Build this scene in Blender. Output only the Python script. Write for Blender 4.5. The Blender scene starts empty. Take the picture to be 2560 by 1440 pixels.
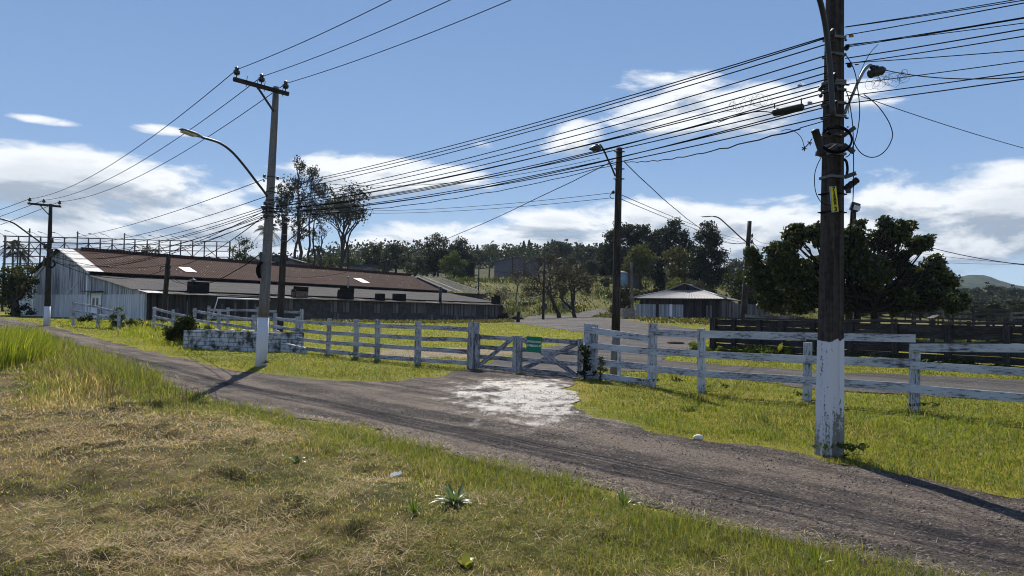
import bpy, math, random
import numpy as np
from mathutils import Vector, Matrix, Quaternion
R = math.radians
SC = bpy.context.scene
COL = SC.collection
rnd = random.Random(7)
rng = np.random.default_rng(11)

# ------------------------------------------------------------------ camera, world, sun, exposure
FPX = 1707.0                      # focal length in pixels of the 2560 px wide photograph
EYE = 1.7
PITCH, ROLL = R(2.08), R(1.0)
F_ = Vector((0, math.cos(PITCH), math.sin(PITCH)))
U0 = Vector((0, -math.sin(PITCH), math.cos(PITCH)))
R0 = Vector((1, 0, 0))
RT = R0 * math.cos(ROLL) + U0 * math.sin(ROLL)
UP = U0 * math.cos(ROLL) - R0 * math.sin(ROLL)
cam_d = bpy.data.cameras.new('camera')
cam_d.sensor_width = 36.0
cam_d.lens = FPX / 2560 * 36.0
cam_d.clip_end = 6000
cam = bpy.data.objects.new('camera', cam_d)
COL.objects.link(cam)
cam.matrix_world = Matrix(((RT.x, UP.x, -F_.x, 0), (RT.y, UP.y, -F_.y, 0), (RT.z, UP.z, -F_.z, EYE), (0, 0, 0, 1)))
SC.camera = cam
SC.view_settings.view_transform = 'Standard'
SC.view_settings.look = 'None'
SC.view_settings.exposure = 0.55
SC.view_settings.gamma = 1.0
SC.cycles.max_bounces = 6
SC.cycles.transparent_max_bounces = 8
SC.cycles.volume_bounces = 0
SC.cycles.use_adaptive_sampling = True
SC.cycles.adaptive_threshold = 0.02
SC.cycles.filter_width = 1.05

SUN_AZ, SUN_EL = R(-10.0), R(46.0)     # azimuth measured from straight ahead (+Y), negative to the west side

class E:
    """math-node expression"""
    def __init__(s, nt, k): s.nt, s.k = nt, k
    def _op(s, op, *a):
        n = s.nt.nodes.new('ShaderNodeMath'); n.operation = op
        for i, q in enumerate((s,) + a):
            if isinstance(q, E): s.nt.links.new(q.k, n.inputs[i])
            else: n.inputs[i].default_value = q
        return E(s.nt, n.outputs[0])
    def __add__(s, o): return s._op('ADD', o)
    def __radd__(s, o): return s._op('ADD', o)
    def __sub__(s, o): return s._op('SUBTRACT', o)
    def __rsub__(s, o): return (s * -1.0) + o
    def __mul__(s, o): return s._op('MULTIPLY', o)
    def __rmul__(s, o): return s._op('MULTIPLY', o)
    def __truediv__(s, o): return s._op('DIVIDE', o)
    def max(s, o): return s._op('MAXIMUM', o)
    def min(s, o): return s._op('MINIMUM', o)
    def f(s, op, *a): return s._op(op, *a)
    def smooth(s, a, b, lo=0.0, hi=1.0):
        n = s.nt.nodes.new('ShaderNodeMapRange'); n.interpolation_type = 'SMOOTHSTEP'
        s.nt.links.new(s.k, n.inputs[0])
        for i, q in enumerate((a, b, lo, hi)): n.inputs[i + 1].default_value = q
        return E(s.nt, n.outputs[0])
def comb(nt, x, y, z):
    n = nt.nodes.new('ShaderNodeCombineXYZ')
    for i, q in enumerate((x, y, z)):
        if isinstance(q, E): nt.links.new(q.k, n.inputs[i])
        else: n.inputs[i].default_value = q
    return n.outputs[0]
def noise(nt, vec, scale, detail=4, rough=0.55, dist=0.0, out=0):
    n = nt.nodes.new('ShaderNodeTexNoise')
    n.inputs['Scale'].default_value = scale; n.inputs['Detail'].default_value = detail
    n.inputs['Roughness'].default_value = rough; n.inputs['Distortion'].default_value = dist
    if vec is not None: nt.links.new(vec, n.inputs['Vector'])
    return E(nt, n.outputs[out]) if out == 0 else n.outputs[out]
def mixc(nt, fac, a, b, mode='MIX'):
    n = nt.nodes.new('ShaderNodeMix'); n.data_type = 'RGBA'; n.blend_type = mode
    for i, q in ((0, fac), (6, a), (7, b)):
        if isinstance(q, E): nt.links.new(q.k, n.inputs[i])
        elif isinstance(q, (int, float)): n.inputs[i].default_value = q
        elif isinstance(q, tuple): n.inputs[i].default_value = (*q[:3], 1)
        else: nt.links.new(q, n.inputs[i])
    return n.outputs[2]
def sep(nt, vec):
    n = nt.nodes.new('ShaderNodeSeparateXYZ'); nt.links.new(vec, n.inputs[0])
    return [E(nt, n.outputs[i]) for i in range(3)]

def make_world():
    w = bpy.data.worlds.new('World'); SC.world = w; w.use_nodes = True
    nt = w.node_tree; nt.nodes.clear()
    out = nt.nodes.new('ShaderNodeOutputWorld'); bg = nt.nodes.new('ShaderNodeBackground')
    bg.inputs[1].default_value = 0.1
    nt.links.new(bg.outputs[0], out.inputs[0])
    sky = nt.nodes.new('ShaderNodeTexSky'); sky.sky_type = 'NISHITA'; sky.sun_disc = False
    sky.sun_elevation = SUN_EL; sky.sun_rotation = SUN_AZ
    sky.air_density = 1.0; sky.dust_density = 0.15; sky.ozone_density = 2.5; sky.altitude = 100
    tc = nt.nodes.new('ShaderNodeTexCoord')
    x, y, z = sep(nt, tc.outputs['Generated'])
    az = x.f('ARCTAN2', y) * (180 / math.pi)
    el = z.f('ARCSINE') * (180 / math.pi)
    # cloud masses as (azimuth, elevation, half width, half height, strength) in degrees
    masses = [(-33, 8.6, 12, 2.6, 1.0), (-45, 9.2, 12, 2.6, .9), (-24, 6.6, 9, 1.7, .9), (-33, 4.6, 16, 1.8, .9), (-22, 2.5, 14, 2.0, .5),
              (-10.5, 11.2, 8.5, 1.7, .95), (-13, 10.2, 4, 1.9, .5), (-19.5, 9.5, 3.0, 1.1, .55),
              (13.0, 17.0, 5.0, 3.0, .88), (19, 16.2, 7, 2.2, .68), (5, 14.3, 3.0, 1.6, .75), (25.5, 16.3, 5, 1.8, .45),
              (0, 5.6, 14, 2.0, .85), (5, 7.6, 6, 1.5, .9), (16, 6.8, 14, 2.6, 1.05), (-9, 5, 7, 1.9, .85), (36, 7.0, 12, 3.6, 1.05), (27, 5, 10, 2.6, .9), (10, 4, 30, 1.6, .7),
              (50, 8, 12, 4, .8), (-60, 9, 12, 4, .8), (-20, 26, 4, .9, .3), (-2.5, 14.0, 1.8, .6, .3),
              (-27.5, 13.0, 3.0, .45, .5), (-35, 12.6, 2.5, .4, .4), (20, 9.2, 5, .6, .45), (60, 20, 14, 5, .5), (-70, 22, 12, 4, .5), (130, 22, 40, 8, .8), (-140, 25, 40, 9, .8), (180, 18, 30, 8, .8)]
    def density(elv):
        v = comb(nt, az * 0.085, elv * 0.24, 0.0)
        n1 = noise(nt, v, 1.5, 8, .6, .3)
        m = None
        for a0, e0, ra, re, st in masses:
            dx = (az - a0) * (1 / ra); dy = (elv - e0) * (1 / re)
            q = (1.0 - (dx * dx + dy * dy)).max(-1.1) + (st - 1.0) * .8
            m = q if m is None else m.f('SMOOTH_MAX', q, 0.12)
        return m.max(-1.6) * .72 + (n1 - .5) * 3.0 + .10, n1
    d0, n0 = density(el)
    d1, n1 = density(el + 1.1)
    cover = d0.smooth(-.08, .55)
    lit = ((d0 - d1) * 1.0 + 0.50).smooth(.10, .92)
    thick = d0.smooth(.25, 1.3)
    shade = lit * (1.0 - thick * .48)
    high = el.smooth(3.0, 15.0)
    shade = (shade + high * .36).min(1.0)
    ccol = mixc(nt, shade, (2.1, 2.6, 3.35), (6.7, 6.9, 7.1))
    # the photograph's sky is a deeper, flatter blue than the clear-air model near the sun
    t = el.smooth(1.0, 13.0); t2 = el.smooth(10.0, 27.0); t3 = el.smooth(26.0, 80.0)
    blue = mixc(nt, t3, mixc(nt, t2, mixc(nt, t, (2.7, 3.7, 5.0), (1.55, 2.55, 4.4)), (1.12, 2.05, 3.9)), (.55, 1.15, 2.9))
    skyc = mixc(nt, .14, blue, sky.outputs[0])
    nt.links.new(mixc(nt, cover, skyc, ccol), bg.inputs[0])
make_world()
sd = bpy.data.lights.new('sun', 'SUN'); sd.energy = 5.0; sd.angle = R(0.5); sd.color = (1.0, .93, .82)
sun = bpy.data.objects.new('sun', sd); COL.objects.link(sun)
sdir = Vector((math.sin(SUN_AZ) * math.cos(SUN_EL), math.cos(SUN_AZ) * math.cos(SUN_EL), math.sin(SUN_EL)))
sun.rotation_euler = sdir.to_track_quat('Z', 'Y').to_euler()

# ------------------------------------------------------------------ terrain and measuring helpers
def S(a, b, x):
    t = np.clip((np.asarray(x, float) - a) / (b - a), 0, 1)
    return t * t * (3 - 2 * t)
def tz(x, y):
    x = np.asarray(x, float); y = np.asarray(y, float)
    z = .62 * S(26, 56, y)
    z = z + .75 * S(44, 72, y) * S(-6, 14, x) * (1 - S(60, 110, x))
    z = z + 8.3 * S(93, 150, y) * (1 - S(30, 85, x)) * (.3 + .7 * S(-125, -50, x))
    z = z + 15 * S(160, 330, y) * (1 - S(30, 190, x)) * (.2 + .8 * S(-190, -60, x))
    z = z + 9 * S(150, 420, y) * S(90, 230, x)
    return z
def tzf(x, y): return float(tz(x, y))
def ray(px, py):
    d = F_ + RT * ((px - 1280) / FPX) + UP * ((720 - py) / FPX)
    return d
def at(px, py, Y):
    """the world point seen in direction (px,py), Y metres ahead"""
    d = ray(px, py)
    return Vector((0, 0, EYE)) + d * (Y / d.y)
def gp(px, py):
    """where that direction meets the ground"""
    d = ray(px, py)
    s = 1.0
    for k in range(4000):
        p = d * s
        if EYE + p.z < tzf(p.x, p.y): break
        s += max(.03, .004 * s)
        if s > 900: break
    return Vector((p.x, p.y, tzf(p.x, p.y)))
def onground(px, Y):
    """ground point Y metres ahead in the vertical plane through image column px near the horizon"""
    x = (px - 1280) / FPX * Y
    return Vector((x, Y, tzf(x, Y)))

# value noise for numpy
_H = rng.random((256, 256))
def vnoise(x, y):
    xi = np.floor(x).astype(int); yi = np.floor(y).astype(int)
    fx = x - xi; fy = y - yi
    fx = fx * fx * (3 - 2 * fx); fy = fy * fy * (3 - 2 * fy)
    a = _H[xi & 255, yi & 255]; b = _H[(xi + 1) & 255, yi & 255]; c = _H[xi & 255, (yi + 1) & 255]; d = _H[(xi + 1) & 255, (yi + 1) & 255]
    return (a * (1 - fx) + b * fx) * (1 - fy) + (c * (1 - fx) + d * fx) * fy
def fbm(x, y, o=4):
    r = 0; a = .5; t = 0
    for k in range(o):
        r = r + a * vnoise(x * 2 ** k + 17.3 * k, y * 2 ** k + 9.1 * k); t += a; a *= .5
    return r / t
def sdf_poly(P, x, y):
    """signed distance to polygon, positive inside"""
    x = np.asarray(x, float); y = np.asarray(y, float)
    d = np.full(x.shape, 1e9); ins = np.zeros(x.shape, bool)
    n = len(P)
    for i in range(n):
        ax, ay = P[i]; bx, by = P[(i + 1) % n]
        ex, ey = bx - ax, by - ay
        t = np.clip(((x - ax) * ex + (y - ay) * ey) / (ex * ex + ey * ey + 1e-12), 0, 1)
        d = np.minimum(d, (x - ax - t * ex) ** 2 + (y - ay - t * ey) ** 2)
        if ay != by:
            ins ^= ((ay > y) != (by > y)) & (x < (bx - ax) * (y - ay) / (by - ay) + ax)
    return np.where(ins, 1, -1) * np.sqrt(d)

# ------------------------------------------------------------------ mesh helpers
ORG = {}
def tag(o, label=None, cat=None, group=None, kind=None):
    if label: o['label'] = label
    if cat: o['category'] = cat
    if group: o['group'] = group
    if kind: o['kind'] = kind
    return o
def thing(name, loc, label, cat, group=None):
    o = bpy.data.objects.new(name, None); COL.objects.link(o)
    o.location = loc; o.empty_display_size = .2
    ORG[o.name] = Vector(loc)
    return tag(o, label, cat, group)
def finish(o, parent):
    COL.objects.link(o)
    if parent is not None:
        o.parent = parent
        ORG[o.name] = ORG[parent.name]
    return o
class MB:
    def __init__(s): s.v = []; s.f = []; s.uv = []; s.sm = []
    def face(s, pts, uvs=None, smooth=False):
        i = len(s.v); s.v += [tuple(p) for p in pts]
        s.f.append(list(range(i, i + len(pts))))
        s.uv.append(uvs if uvs else [(0, 0)] * len(pts)); s.sm.append(smooth)
    def box(s, c, ax, ay, az):
        """box with centre c and half-axis vectors; the longest axis carries U"""
        c, ax, ay, az = Vector(c), Vector(ax), Vector(ay), Vector(az)
        A = sorted((ax, ay, az), key=lambda q: -q.length)
        if A[0].cross(A[1]).dot(A[2]) < 0: A[2] = -A[2]
        a, b, d = A; la, lb, ld = a.length, b.length, d.length
        u0, v0 = rnd.random() * 40, rnd.random() * 40
        def q(p, u, v):  # face centred p spanned by u,v
            lu, lv = u.length, v.length
            s.face([c + p - u - v, c + p + u - v, c + p + u + v, c + p - u + v],
                   [(u0, v0), (u0 + 2 * lu, v0), (u0 + 2 * lu, v0 + 2 * lv), (u0, v0 + 2 * lv)])
        q(d, a, b); q(-d, -a, b) if False else q(-d, a, -b); q(b, a, -d); q(-b, a, d)
        q(a, b, d); q(-a, -b, d)
        return s
    def board(s, p0, p1, h, t, up=(0, 0, 1)):
        p0, p1, up = Vector(p0), Vector(p1), Vector(up)
        a = (p1 - p0) / 2; n = a.cross(up).normalized(); w = n.cross(a).normalized()
        return s.box((p0 + p1) / 2, a, w * (h / 2), n * (t / 2))
    def post(s, p, top, wx, wy, rot=0.0):
        """vertical-ish square post from p to top"""
        p, top = Vector(p), Vector(top); a = (top - p) / 2
        x = Vector((math.cos(rot), math.sin(rot), 0)); y = a.cross(x).normalized(); x = y.cross(a).normalized()
        return s.box((p + top) / 2, a, x * wx / 2, y * wy / 2)
    def tube(s, pts, r, n=8, caps=True):
        pts = [Vector(p) for p in pts]
        if not hasattr(r, '__len__'): r = [r] * len(pts)
        i0 = len(s.v); L = 0; us = []
        t0 = (pts[1] - pts[0]).normalized()
        ref = Vector((0, 0, 1)) if abs(t0.z) < .9 else Vector((1, 0, 0))
        x = t0.cross(ref).normalized()
        for k, p in enumerate(pts):
            t = (pts[min(k + 1, len(pts) - 1)] - pts[max(k - 1, 0)])
            if t.length < 1e-9: t = t0
            t = t.normalized()
            x = (x - t * x.dot(t)).normalized(); y = t.cross(x)
            if k: L += (p - pts[k - 1]).length
            us.append(L)
            for j in range(n):
                a = 2 * math.pi * j / n
                s.v.append(tuple(p + (x * math.cos(a) + y * math.sin(a)) * r[k]))
        for k in range(len(pts) - 1):
            for j in range(n):
                j2 = (j + 1) % n
                s.f.append([i0 + k * n + j, i0 + k * n + j2, i0 + (k + 1) * n + j2, i0 + (k + 1) * n + j])
                w = 6.28 * max(r) / n
                s.uv.append([(us[k], j * w), (us[k], (j + 1) * w), (us[k + 1], (j + 1) * w), (us[k + 1], j * w)]); s.sm.append(n > 4)
        if caps:
            e = i0 + (len(pts) - 1) * n
            s.f.append(list(range(i0 + n - 1, i0 - 1, -1))); s.uv.append([(0, 0)] * n); s.sm.append(False)
            s.f.append(list(range(e, e + n))); s.uv.append([(0, 0)] * n); s.sm.append(False)
        return s
    def lathe(s, base, prof, n=12, axis=(0, 0, 1)):
        """rings of (radius, distance along axis)"""
        base, ax = Vector(base), Vector(axis).normalized()
        return s.tube([base + ax * h for r_, h in prof], [max(r_, .0005) for r_, h in prof], n)
    def prism(s, poly, off):
        """closed polygon (3D points) extruded by off; uv from (along z, along horizontal)"""
        poly = [Vector(p) for p in poly]; off = Vector(off); o = poly[0]
        hd = Vector((poly[-1].x - o.x, poly[-1].y - o.y, 0))
        if hd.length < 1e-6: hd = Vector((poly[1].x - o.x, poly[1].y - o.y, 0))
        hd.normalize()
        U = lambda p: ((p - o).z, (p - o).dot(hd))
        n = len(poly)
        s.face(poly, [U(p) for p in poly]); s.face([p + off for p in reversed(poly)], [U(p) for p in reversed(poly)])
        for i in range(n):
            a, b = poly[i], poly[(i + 1) % n]
            s.face([b, a, a + off, b + off], [(0, 0), ((a - b).length, 0), ((a - b).length, off.length), (0, off.length)])
        return s
    def build(s, name, mat, parent=None):
        m = bpy.data.meshes.new(name)
        o = bpy.data.objects.new(name, m)
        org = ORG[parent.name] if parent is not None else Vector(s.v[0])
        m.from_pydata([(p[0] - org[0], p[1] - org[1], p[2] - org[2]) for p in s.v], [], s.f)
        ul = m.uv_layers.new(name='UVMap')
        ul.data.foreach_set('uv', [c for f in s.uv for q in f for c in q])
        m.polygons.foreach_set('use_smooth', s.sm)
        m.materials.append(mat)
        if parent is None: o.location = org; ORG[o.name] = org
        m.update()
        return finish(o, parent)
def npmesh(name, V, F, mat, parent=None, col=None, smooth=False, uv=None):
    """V (n,3), F (m,k) faces of one size (or list of two arrays); col (n,3) point colours"""
    m = bpy.data.meshes.new(name)
    org = np.array(ORG[parent.name]) if parent is not None else np.zeros(3)
    V = np.asarray(V, float) - org
    Fs = F if isinstance(F, list) else [F]
    Fs = [f for f in Fs if len(f)]
    nl = sum(f.size for f in Fs); nf = sum(len(f) for f in Fs)
    m.vertices.add(len(V)); m.vertices.foreach_set('co', V.astype(np.float32).ravel())
    m.loops.add(nl); m.loops.foreach_set('vertex_index', np.concatenate([f.ravel() for f in Fs]).astype(np.int32))
    m.polygons.add(nf)
    tot = np.concatenate([np.full(len(f), f.shape[1]) for f in Fs])
    m.polygons.foreach_set('loop_start', (np.cumsum(tot) - tot).astype(np.int32))
    m.polygons.foreach_set('use_smooth', np.full(nf, smooth))
    if col is not None:
        a = m.attributes.new('tint', 'FLOAT_COLOR', 'POINT')
        c = np.ones((len(V), 4), np.float32); c[:, :3] = col
        a.data.foreach_set('color', c.ravel())
    if uv is not None:
        ul = m.uv_layers.new(name='UVMap')
        idx = np.concatenate([f.ravel() for f in Fs])
        ul.data.foreach_set('uv', np.asarray(uv, np.float32)[idx].ravel())
    m.materials.append(mat); m.update(calc_edges=True)
    o = bpy.data.objects.new(name, m)
    return finish(o, parent)
def curve3(pts, n=8):
    """Catmull-Rom through points"""
    P = [Vector(p) for p in pts]; P = [P[0] * 2 - P[1]] + P + [P[-1] * 2 - P[-2]]
    out = []
    for i in range(1, len(P) - 2):
        for k in range(n):
            t = k / n; a, b, c, d = P[i - 1:i + 3]
            out.append(.5 * (2 * b + (c - a) * t + (2 * a - 5 * b + 4 * c - d) * t * t + (3 * b - a - 3 * c + d) * t ** 3))
    out.append(P[-2]); return out
def copy_tree(o, parent=None):
    c = o.copy(); COL.objects.link(c)
    if parent is not None: c.parent = parent
    for ch in list(o.children): copy_tree(ch, c)
    return c

# ------------------------------------------------------------------ materials
def mat(name, build):
    m = bpy.data.materials.new(name); m.use_nodes = True
    nt = m.node_tree; nt.nodes.clear()
    out = nt.nodes.new('ShaderNodeOutputMaterial')
    p = nt.nodes.new('ShaderNodeBsdfPrincipled')
    nt.links.new(p.outputs[0], out.inputs[0])
    build(nt, p, out)
    return m
def setc(nt, p, c, rough=.8, spec=.3, metal=0.0):
    if isinstance(c, tuple): p.inputs['Base Color'].default_value = (*c, 1)
    else: nt.links.new(c, p.inputs['Base Color'])
    if isinstance(rough, E): nt.links.new(rough.k, p.inputs['Roughness'])
    else: p.inputs['Roughness'].default_value = rough
    p.inputs['Specular IOR Level'].default_value = spec; p.inputs['Metallic'].default_value = metal
def bump(nt, p, h, strength=.5, dist=.02):
    b = nt.nodes.new('ShaderNodeBump'); b.inputs['Strength'].default_value = strength; b.inputs['Distance'].default_value = dist
    nt.links.new(h.k, b.inputs['Height']); nt.links.new(b.outputs[0], p.inputs['Normal'])
def uvv(nt):
    n = nt.nodes.new('ShaderNodeUVMap'); n.uv_map = 'UVMap'; return n.outputs[0]
def obj(nt): return nt.nodes.new('ShaderNodeTexCoord').outputs['Object']
def scaled(nt, v, x, y, z=1.0):
    a, b, c = sep(nt, v); return comb(nt, a * x, b * y, c * z)
def m_wood(name, paint, wood, cover, grain=1.0, rough=.8):
    """weathered paint over grain: U runs along the board"""
    def b(nt, p, out):
        uv = uvv(nt)
        g = noise(nt, scaled(nt, uv, 2.2 * grain, 45 * grain), 1.0, 5, .65)
        big = noise(nt, scaled(nt, uv, 1.1, 3.5), 1.0, 4, .6)
        fl = noise(nt, scaled(nt, uv, 9, 30), 1.0, 3, .6)
        k = (g * .65 + big * .45 + fl * .55).smooth(cover - .09, cover + .09)
        c = mixc(nt, k, paint, wood)
        c = mixc(nt, (big * .9).smooth(.2, .7), c, mixc(nt, 1.0, c, (.66, .66, .70), 'MULTIPLY'))
        setc(nt, p, c, rough, .25); bump(nt, p, g + fl * .4 - k * .4, .5, .006)
    return mat(name, b)
def m_planks(name, ca, cb, width=.16, axis_v=True, gap=.05, var=.5):
    """vertical boards: U along the board (height), V across"""
    def b(nt, p, out):
        u, v, _ = sep(nt, uvv(nt))
        bi = (v / width).f('FLOOR'); fr = (v / width).f('FRACT')
        wn = nt.nodes.new('ShaderNodeTexWhiteNoise'); wn.noise_dimensions = '1D'; nt.links.new(bi.k, wn.inputs['W'])
        r = E(nt, wn.outputs[0])
        g = noise(nt, comb(nt, u * .9 + r * 17.0, v * 32, 0.0), 1.0, 5, .65)
        st = noise(nt, comb(nt, u * .5, v * 6.0, 3.0), 1.0, 4, .6)
        wide = noise(nt, comb(nt, u * .35, v * 1.4, 7.0), 1.0, 5, .7)
        k = (r * var + g * .6 + st * .65 + wide * .9 - .75).smooth(.22, .85)
        c = mixc(nt, k, ca, cb)
        edge = (fr - .5).f('ABSOLUTE').smooth(.5 - gap, .5 - gap * .3)
        c = mixc(nt, edge * (r * .6 + .4), c, (.012, .012, .012))
        setc(nt, p, c, .85, .2); bump(nt, p, g * .5 - edge * 1.5, .6, .01)
    return mat(name, b)
def m_plain(name, c, rough=.6, spec=.4, metal=0.0, var=.25, sc=6.0):
    def b(nt, p, out):
        n = noise(nt, obj(nt), sc, 5, .6)
        cc = mixc(nt, n.smooth(.25, .75), tuple(q * (1 - var) for q in c), tuple(min(1, q * (1 + var)) for q in c))
        setc(nt, p, cc, rough, spec, metal); bump(nt, p, n, .15, .004)
    return mat(name, b)
def m_leaf(name, trans=.35, rough=.45, spec=.35, tt=(1.5, 1.5, .65)):
    def b(nt, p, out):
        a = nt.nodes.new('ShaderNodeAttribute'); a.attribute_name = 'tint'
        setc(nt, p, a.outputs['Color'], rough, spec)
        t = nt.nodes.new('ShaderNodeBsdfTranslucent'); nt.links.new(mixc(nt, 1.0, a.outputs['Color'], tt, 'MULTIPLY'), t.inputs[0])
        mx = nt.nodes.new('ShaderNodeMixShader'); mx.inputs[0].default_value = trans
        nt.links.new(p.outputs[0], mx.inputs[1]); nt.links.new(t.outputs[0], mx.inputs[2]); nt.links.new(mx.outputs[0], out.inputs[0])
    return mat(name, b)
M = {}
M['wood_white'] = m_wood('wood_white', (.47, .51, .58), (.085, .085, .10), .895)
M['wood_gate'] = m_wood('wood_gate', (.40, .41, .45), (.08, .08, .09), .84)
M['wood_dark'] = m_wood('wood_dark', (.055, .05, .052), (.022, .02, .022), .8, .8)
M['wood_pole'] = m_wood('wood_pole', (.060, .050, .042), (.02, .018, .016), .8, .6)
M['wood_pale'] = m_wood('wood_pale', (.22, .22, .21), (.08, .075, .07), .8, .6)
M['planks_grey'] = m_planks('planks_grey', (.10, .11, .13), (.46, .49, .55), gap=.09)
M['planks_white'] = m_planks('planks_white', (.34, .37, .43), (.64, .68, .74), var=.3, gap=.05)
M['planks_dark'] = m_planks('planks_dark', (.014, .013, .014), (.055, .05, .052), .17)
M['planks_door'] = m_planks('planks_door', (.17, .19, .22), (.36, .39, .45), .14)
M['planks_brown'] = m_planks('planks_brown', (.035, .033, .038), (.15, .14, .15), .2)
def _conc(nt, p, out, base, dark, streak=.5):
    o = obj(nt); x, y, z = sep(nt, o)
    n = noise(nt, comb(nt, x * 12, y * 12, z * .9), 1.0, 6, .65)
    s = noise(nt, o, 14, 4, .6)
    c = mixc(nt, (n * .8 + s * .4).smooth(.62 - streak * .3, .62 + streak * .3), base, dark)
    setc(nt, p, c, .85, .2); bump(nt, p, s, .3, .006)
M['concrete_dark'] = mat('concrete_dark', lambda nt, p, out: _conc(nt, p, out, (.060, .050, .045), (.016, .014, .013), .45))
M['concrete_grey'] = mat('concrete_grey', lambda nt, p, out: _conc(nt, p, out, (.20, .19, .185), (.10, .095, .095), .8))
def _paint(nt, p, out, lim):
    o = obj(nt); x, y, z = sep(nt, o)
    n = noise(nt, comb(nt, x * 9, y * 9, z * 1.2), 1.0, 6, .7)
    s = noise(nt, o, 28, 4, .65)
    low = (z - .05).smooth(0.0, .75)
    k = (n * 1.0 + s * .5 - low * .17).smooth(lim, lim + .07)
    c = mixc(nt, k, (.56, .58, .63), (.10, .10, .095))
    c = mixc(nt, (n * 1.1 - low * .4).smooth(.2, .55) * .45, c, (.30, .30, .28))
    setc(nt, p, c, .7, .25); bump(nt, p, s - k, .4, .004)
M['paint_worn'] = mat('paint_worn', lambda nt, p, out: _paint(nt, p, out, .665))
M['paint_clean'] = mat('paint_clean', lambda nt, p, out: _paint(nt, p, out, .95))
def _metalroof(nt, p, out, a, b_, c_, spec=.35, metal=0.0, rough=.55, shade_pitch=0):
    u, v, _ = sep(nt, uvv(nt))
    n = noise(nt, comb(nt, u * .35, v * 1.3, 0.0), 1.0, 6, .65)
    s = noise(nt, comb(nt, u * 3.0, v * .7, 0.0), 1.0, 5, .6)
    t = noise(nt, comb(nt, u * 14.0, v * 14.0, 0.0), 1.0, 4, .6)
    c = mixc(nt, (n * .7 + s * .5).smooth(.4, .8), a, b_)
    c = mixc(nt, (s * .6 + t * .55).smooth(.62, .80), c, c_)
    if shade_pitch: c = mixc(nt, ((u / shade_pitch).f('FRACT') - .5).f('ABSOLUTE').smooth(.14, .36) * .72, c, mixc(nt, 1.0, c, (.22, .21, .21), 'MULTIPLY'))  # dark band in every corrugation: shading painted into the sheet colour
    setc(nt, p, c, rough, spec, metal)
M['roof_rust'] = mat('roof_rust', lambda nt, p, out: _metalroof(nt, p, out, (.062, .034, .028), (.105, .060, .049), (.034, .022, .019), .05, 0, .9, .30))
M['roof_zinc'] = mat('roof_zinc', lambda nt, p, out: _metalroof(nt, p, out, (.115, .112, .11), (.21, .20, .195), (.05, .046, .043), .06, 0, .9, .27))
M['roof_light'] = mat('roof_light', lambda nt, p, out: _metalroof(nt, p, out, (.19, .185, .185), (.30, .295, .29), (.10, .095, .09), .2, 0, .65))
M['roof_pale'] = mat('roof_pale', lambda nt, p, out: _metalroof(nt, p, out, (.20, .205, .22), (.33, .335, .35), (.11, .10, .09), .3, 0, .5))
def _patch(nt, p, out):
    u, v, _ = sep(nt, uvv(nt))
    wn = nt.nodes.new('ShaderNodeTexWhiteNoise'); wn.noise_dimensions = '1D'; nt.links.new(((u + noise(nt, comb(nt, u * .3, 0.0, 0.0), 1.0, 2) * 2.0) / .9).f('FLOOR').k, wn.inputs['W'])
    r = E(nt, wn.outputs[0]); s = noise(nt, comb(nt, u * 3.0, v * .8, 0.0), 1.0, 5, .6)
    c = mixc(nt, (r * 1.2 + s * .5 - .55).smooth(.35, .95), (.045, .042, .04), (.20, .20, .205))
    setc(nt, p, mixc(nt, s.smooth(.50, .70), c, (.055, .048, .042)), .9, .06)
M['roof_patch'] = mat('roof_patch', _patch)
def _blocks(nt, p, out, ca, cb, cm, bw, bh, stain):
    u, v, _ = sep(nt, uvv(nt))
    br = nt.nodes.new('ShaderNodeTexBrick'); br.offset = .5
    nt.links.new(comb(nt, v, u, 0.0), br.inputs['Vector'])
    br.inputs['Scale'].default_value = 1.0; br.inputs['Brick Width'].default_value = bw; br.inputs['Row Height'].default_value = bh
    br.inputs['Mortar Size'].default_value = .012; br.inputs['Mortar Smooth'].default_value = .3
    br.inputs['Color1'].default_value = (*ca, 1); br.inputs['Color2'].default_value = (*cb, 1); br.inputs['Mortar'].default_value = (*cm, 1)
    n = noise(nt, comb(nt, u * 1.6, v * 1.6, 0.0), 1.0, 7, .68)
    c = mixc(nt, (n + noise(nt, comb(nt, u * 5.0, v * 5.0, 2.0), 1.0, 4, .6) * .5 - .25).smooth(.5 - .10, .5 + .12), br.outputs[0], stain)
    setc(nt, p, c, .9, .15); bump(nt, p, n - E(nt, br.outputs['Fac']) * .6, .6, .012)
M['masonry'] = mat('masonry', lambda nt, p, out: _blocks(nt, p, out, (.070, .066, .074), (.085, .08, .088), (.06, .058, .06), .4, .2, (.045, .042, .045)))
M['brick_white'] = mat('brick_white', lambda nt, p, out: _blocks(nt, p, out, (.50, .54, .61), (.40, .44, .51), (.13, .13, .135), .46, .17, (.05, .055, .06)))
M['galv'] = m_plain('galv', (.20, .205, .215), .55, .4, .4)
M['steel_dark'] = m_plain('steel_dark', (.025, .026, .03), .5, .4)
M['steel_frame'] = m_plain('steel_frame', (.035, .04, .05), .6, .3)
M['black_plastic'] = m_plain('black_plastic', (.012, .012, .013), .5, .35)
M['cable'] = m_plain('cable', (.008, .009, .012), .95, .03)
M['insulator'] = m_plain('insulator', (.02, .017, .016), .3, .5)
M['band'] = m_plain('band', (.12, .12, .125), .6, .3, .2)
M['sign_green'] = m_plain('sign_green', (.0, .16, .085), .5, .3, 0, .08, 2)
M['sign_text'] = m_plain('sign_text', (.72, .82, .77), .6, .2, 0, .05)
M['plate_yellow'] = m_plain('plate_yellow', (.62, .56, .03), .5, .3, 0, .12, 40)
M['plate_rim'] = m_plain('plate_rim', (.22, .30, .42), .5, .3)
M['ink'] = m_plain('ink', (.01, .01, .01), .6, .2)
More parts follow.
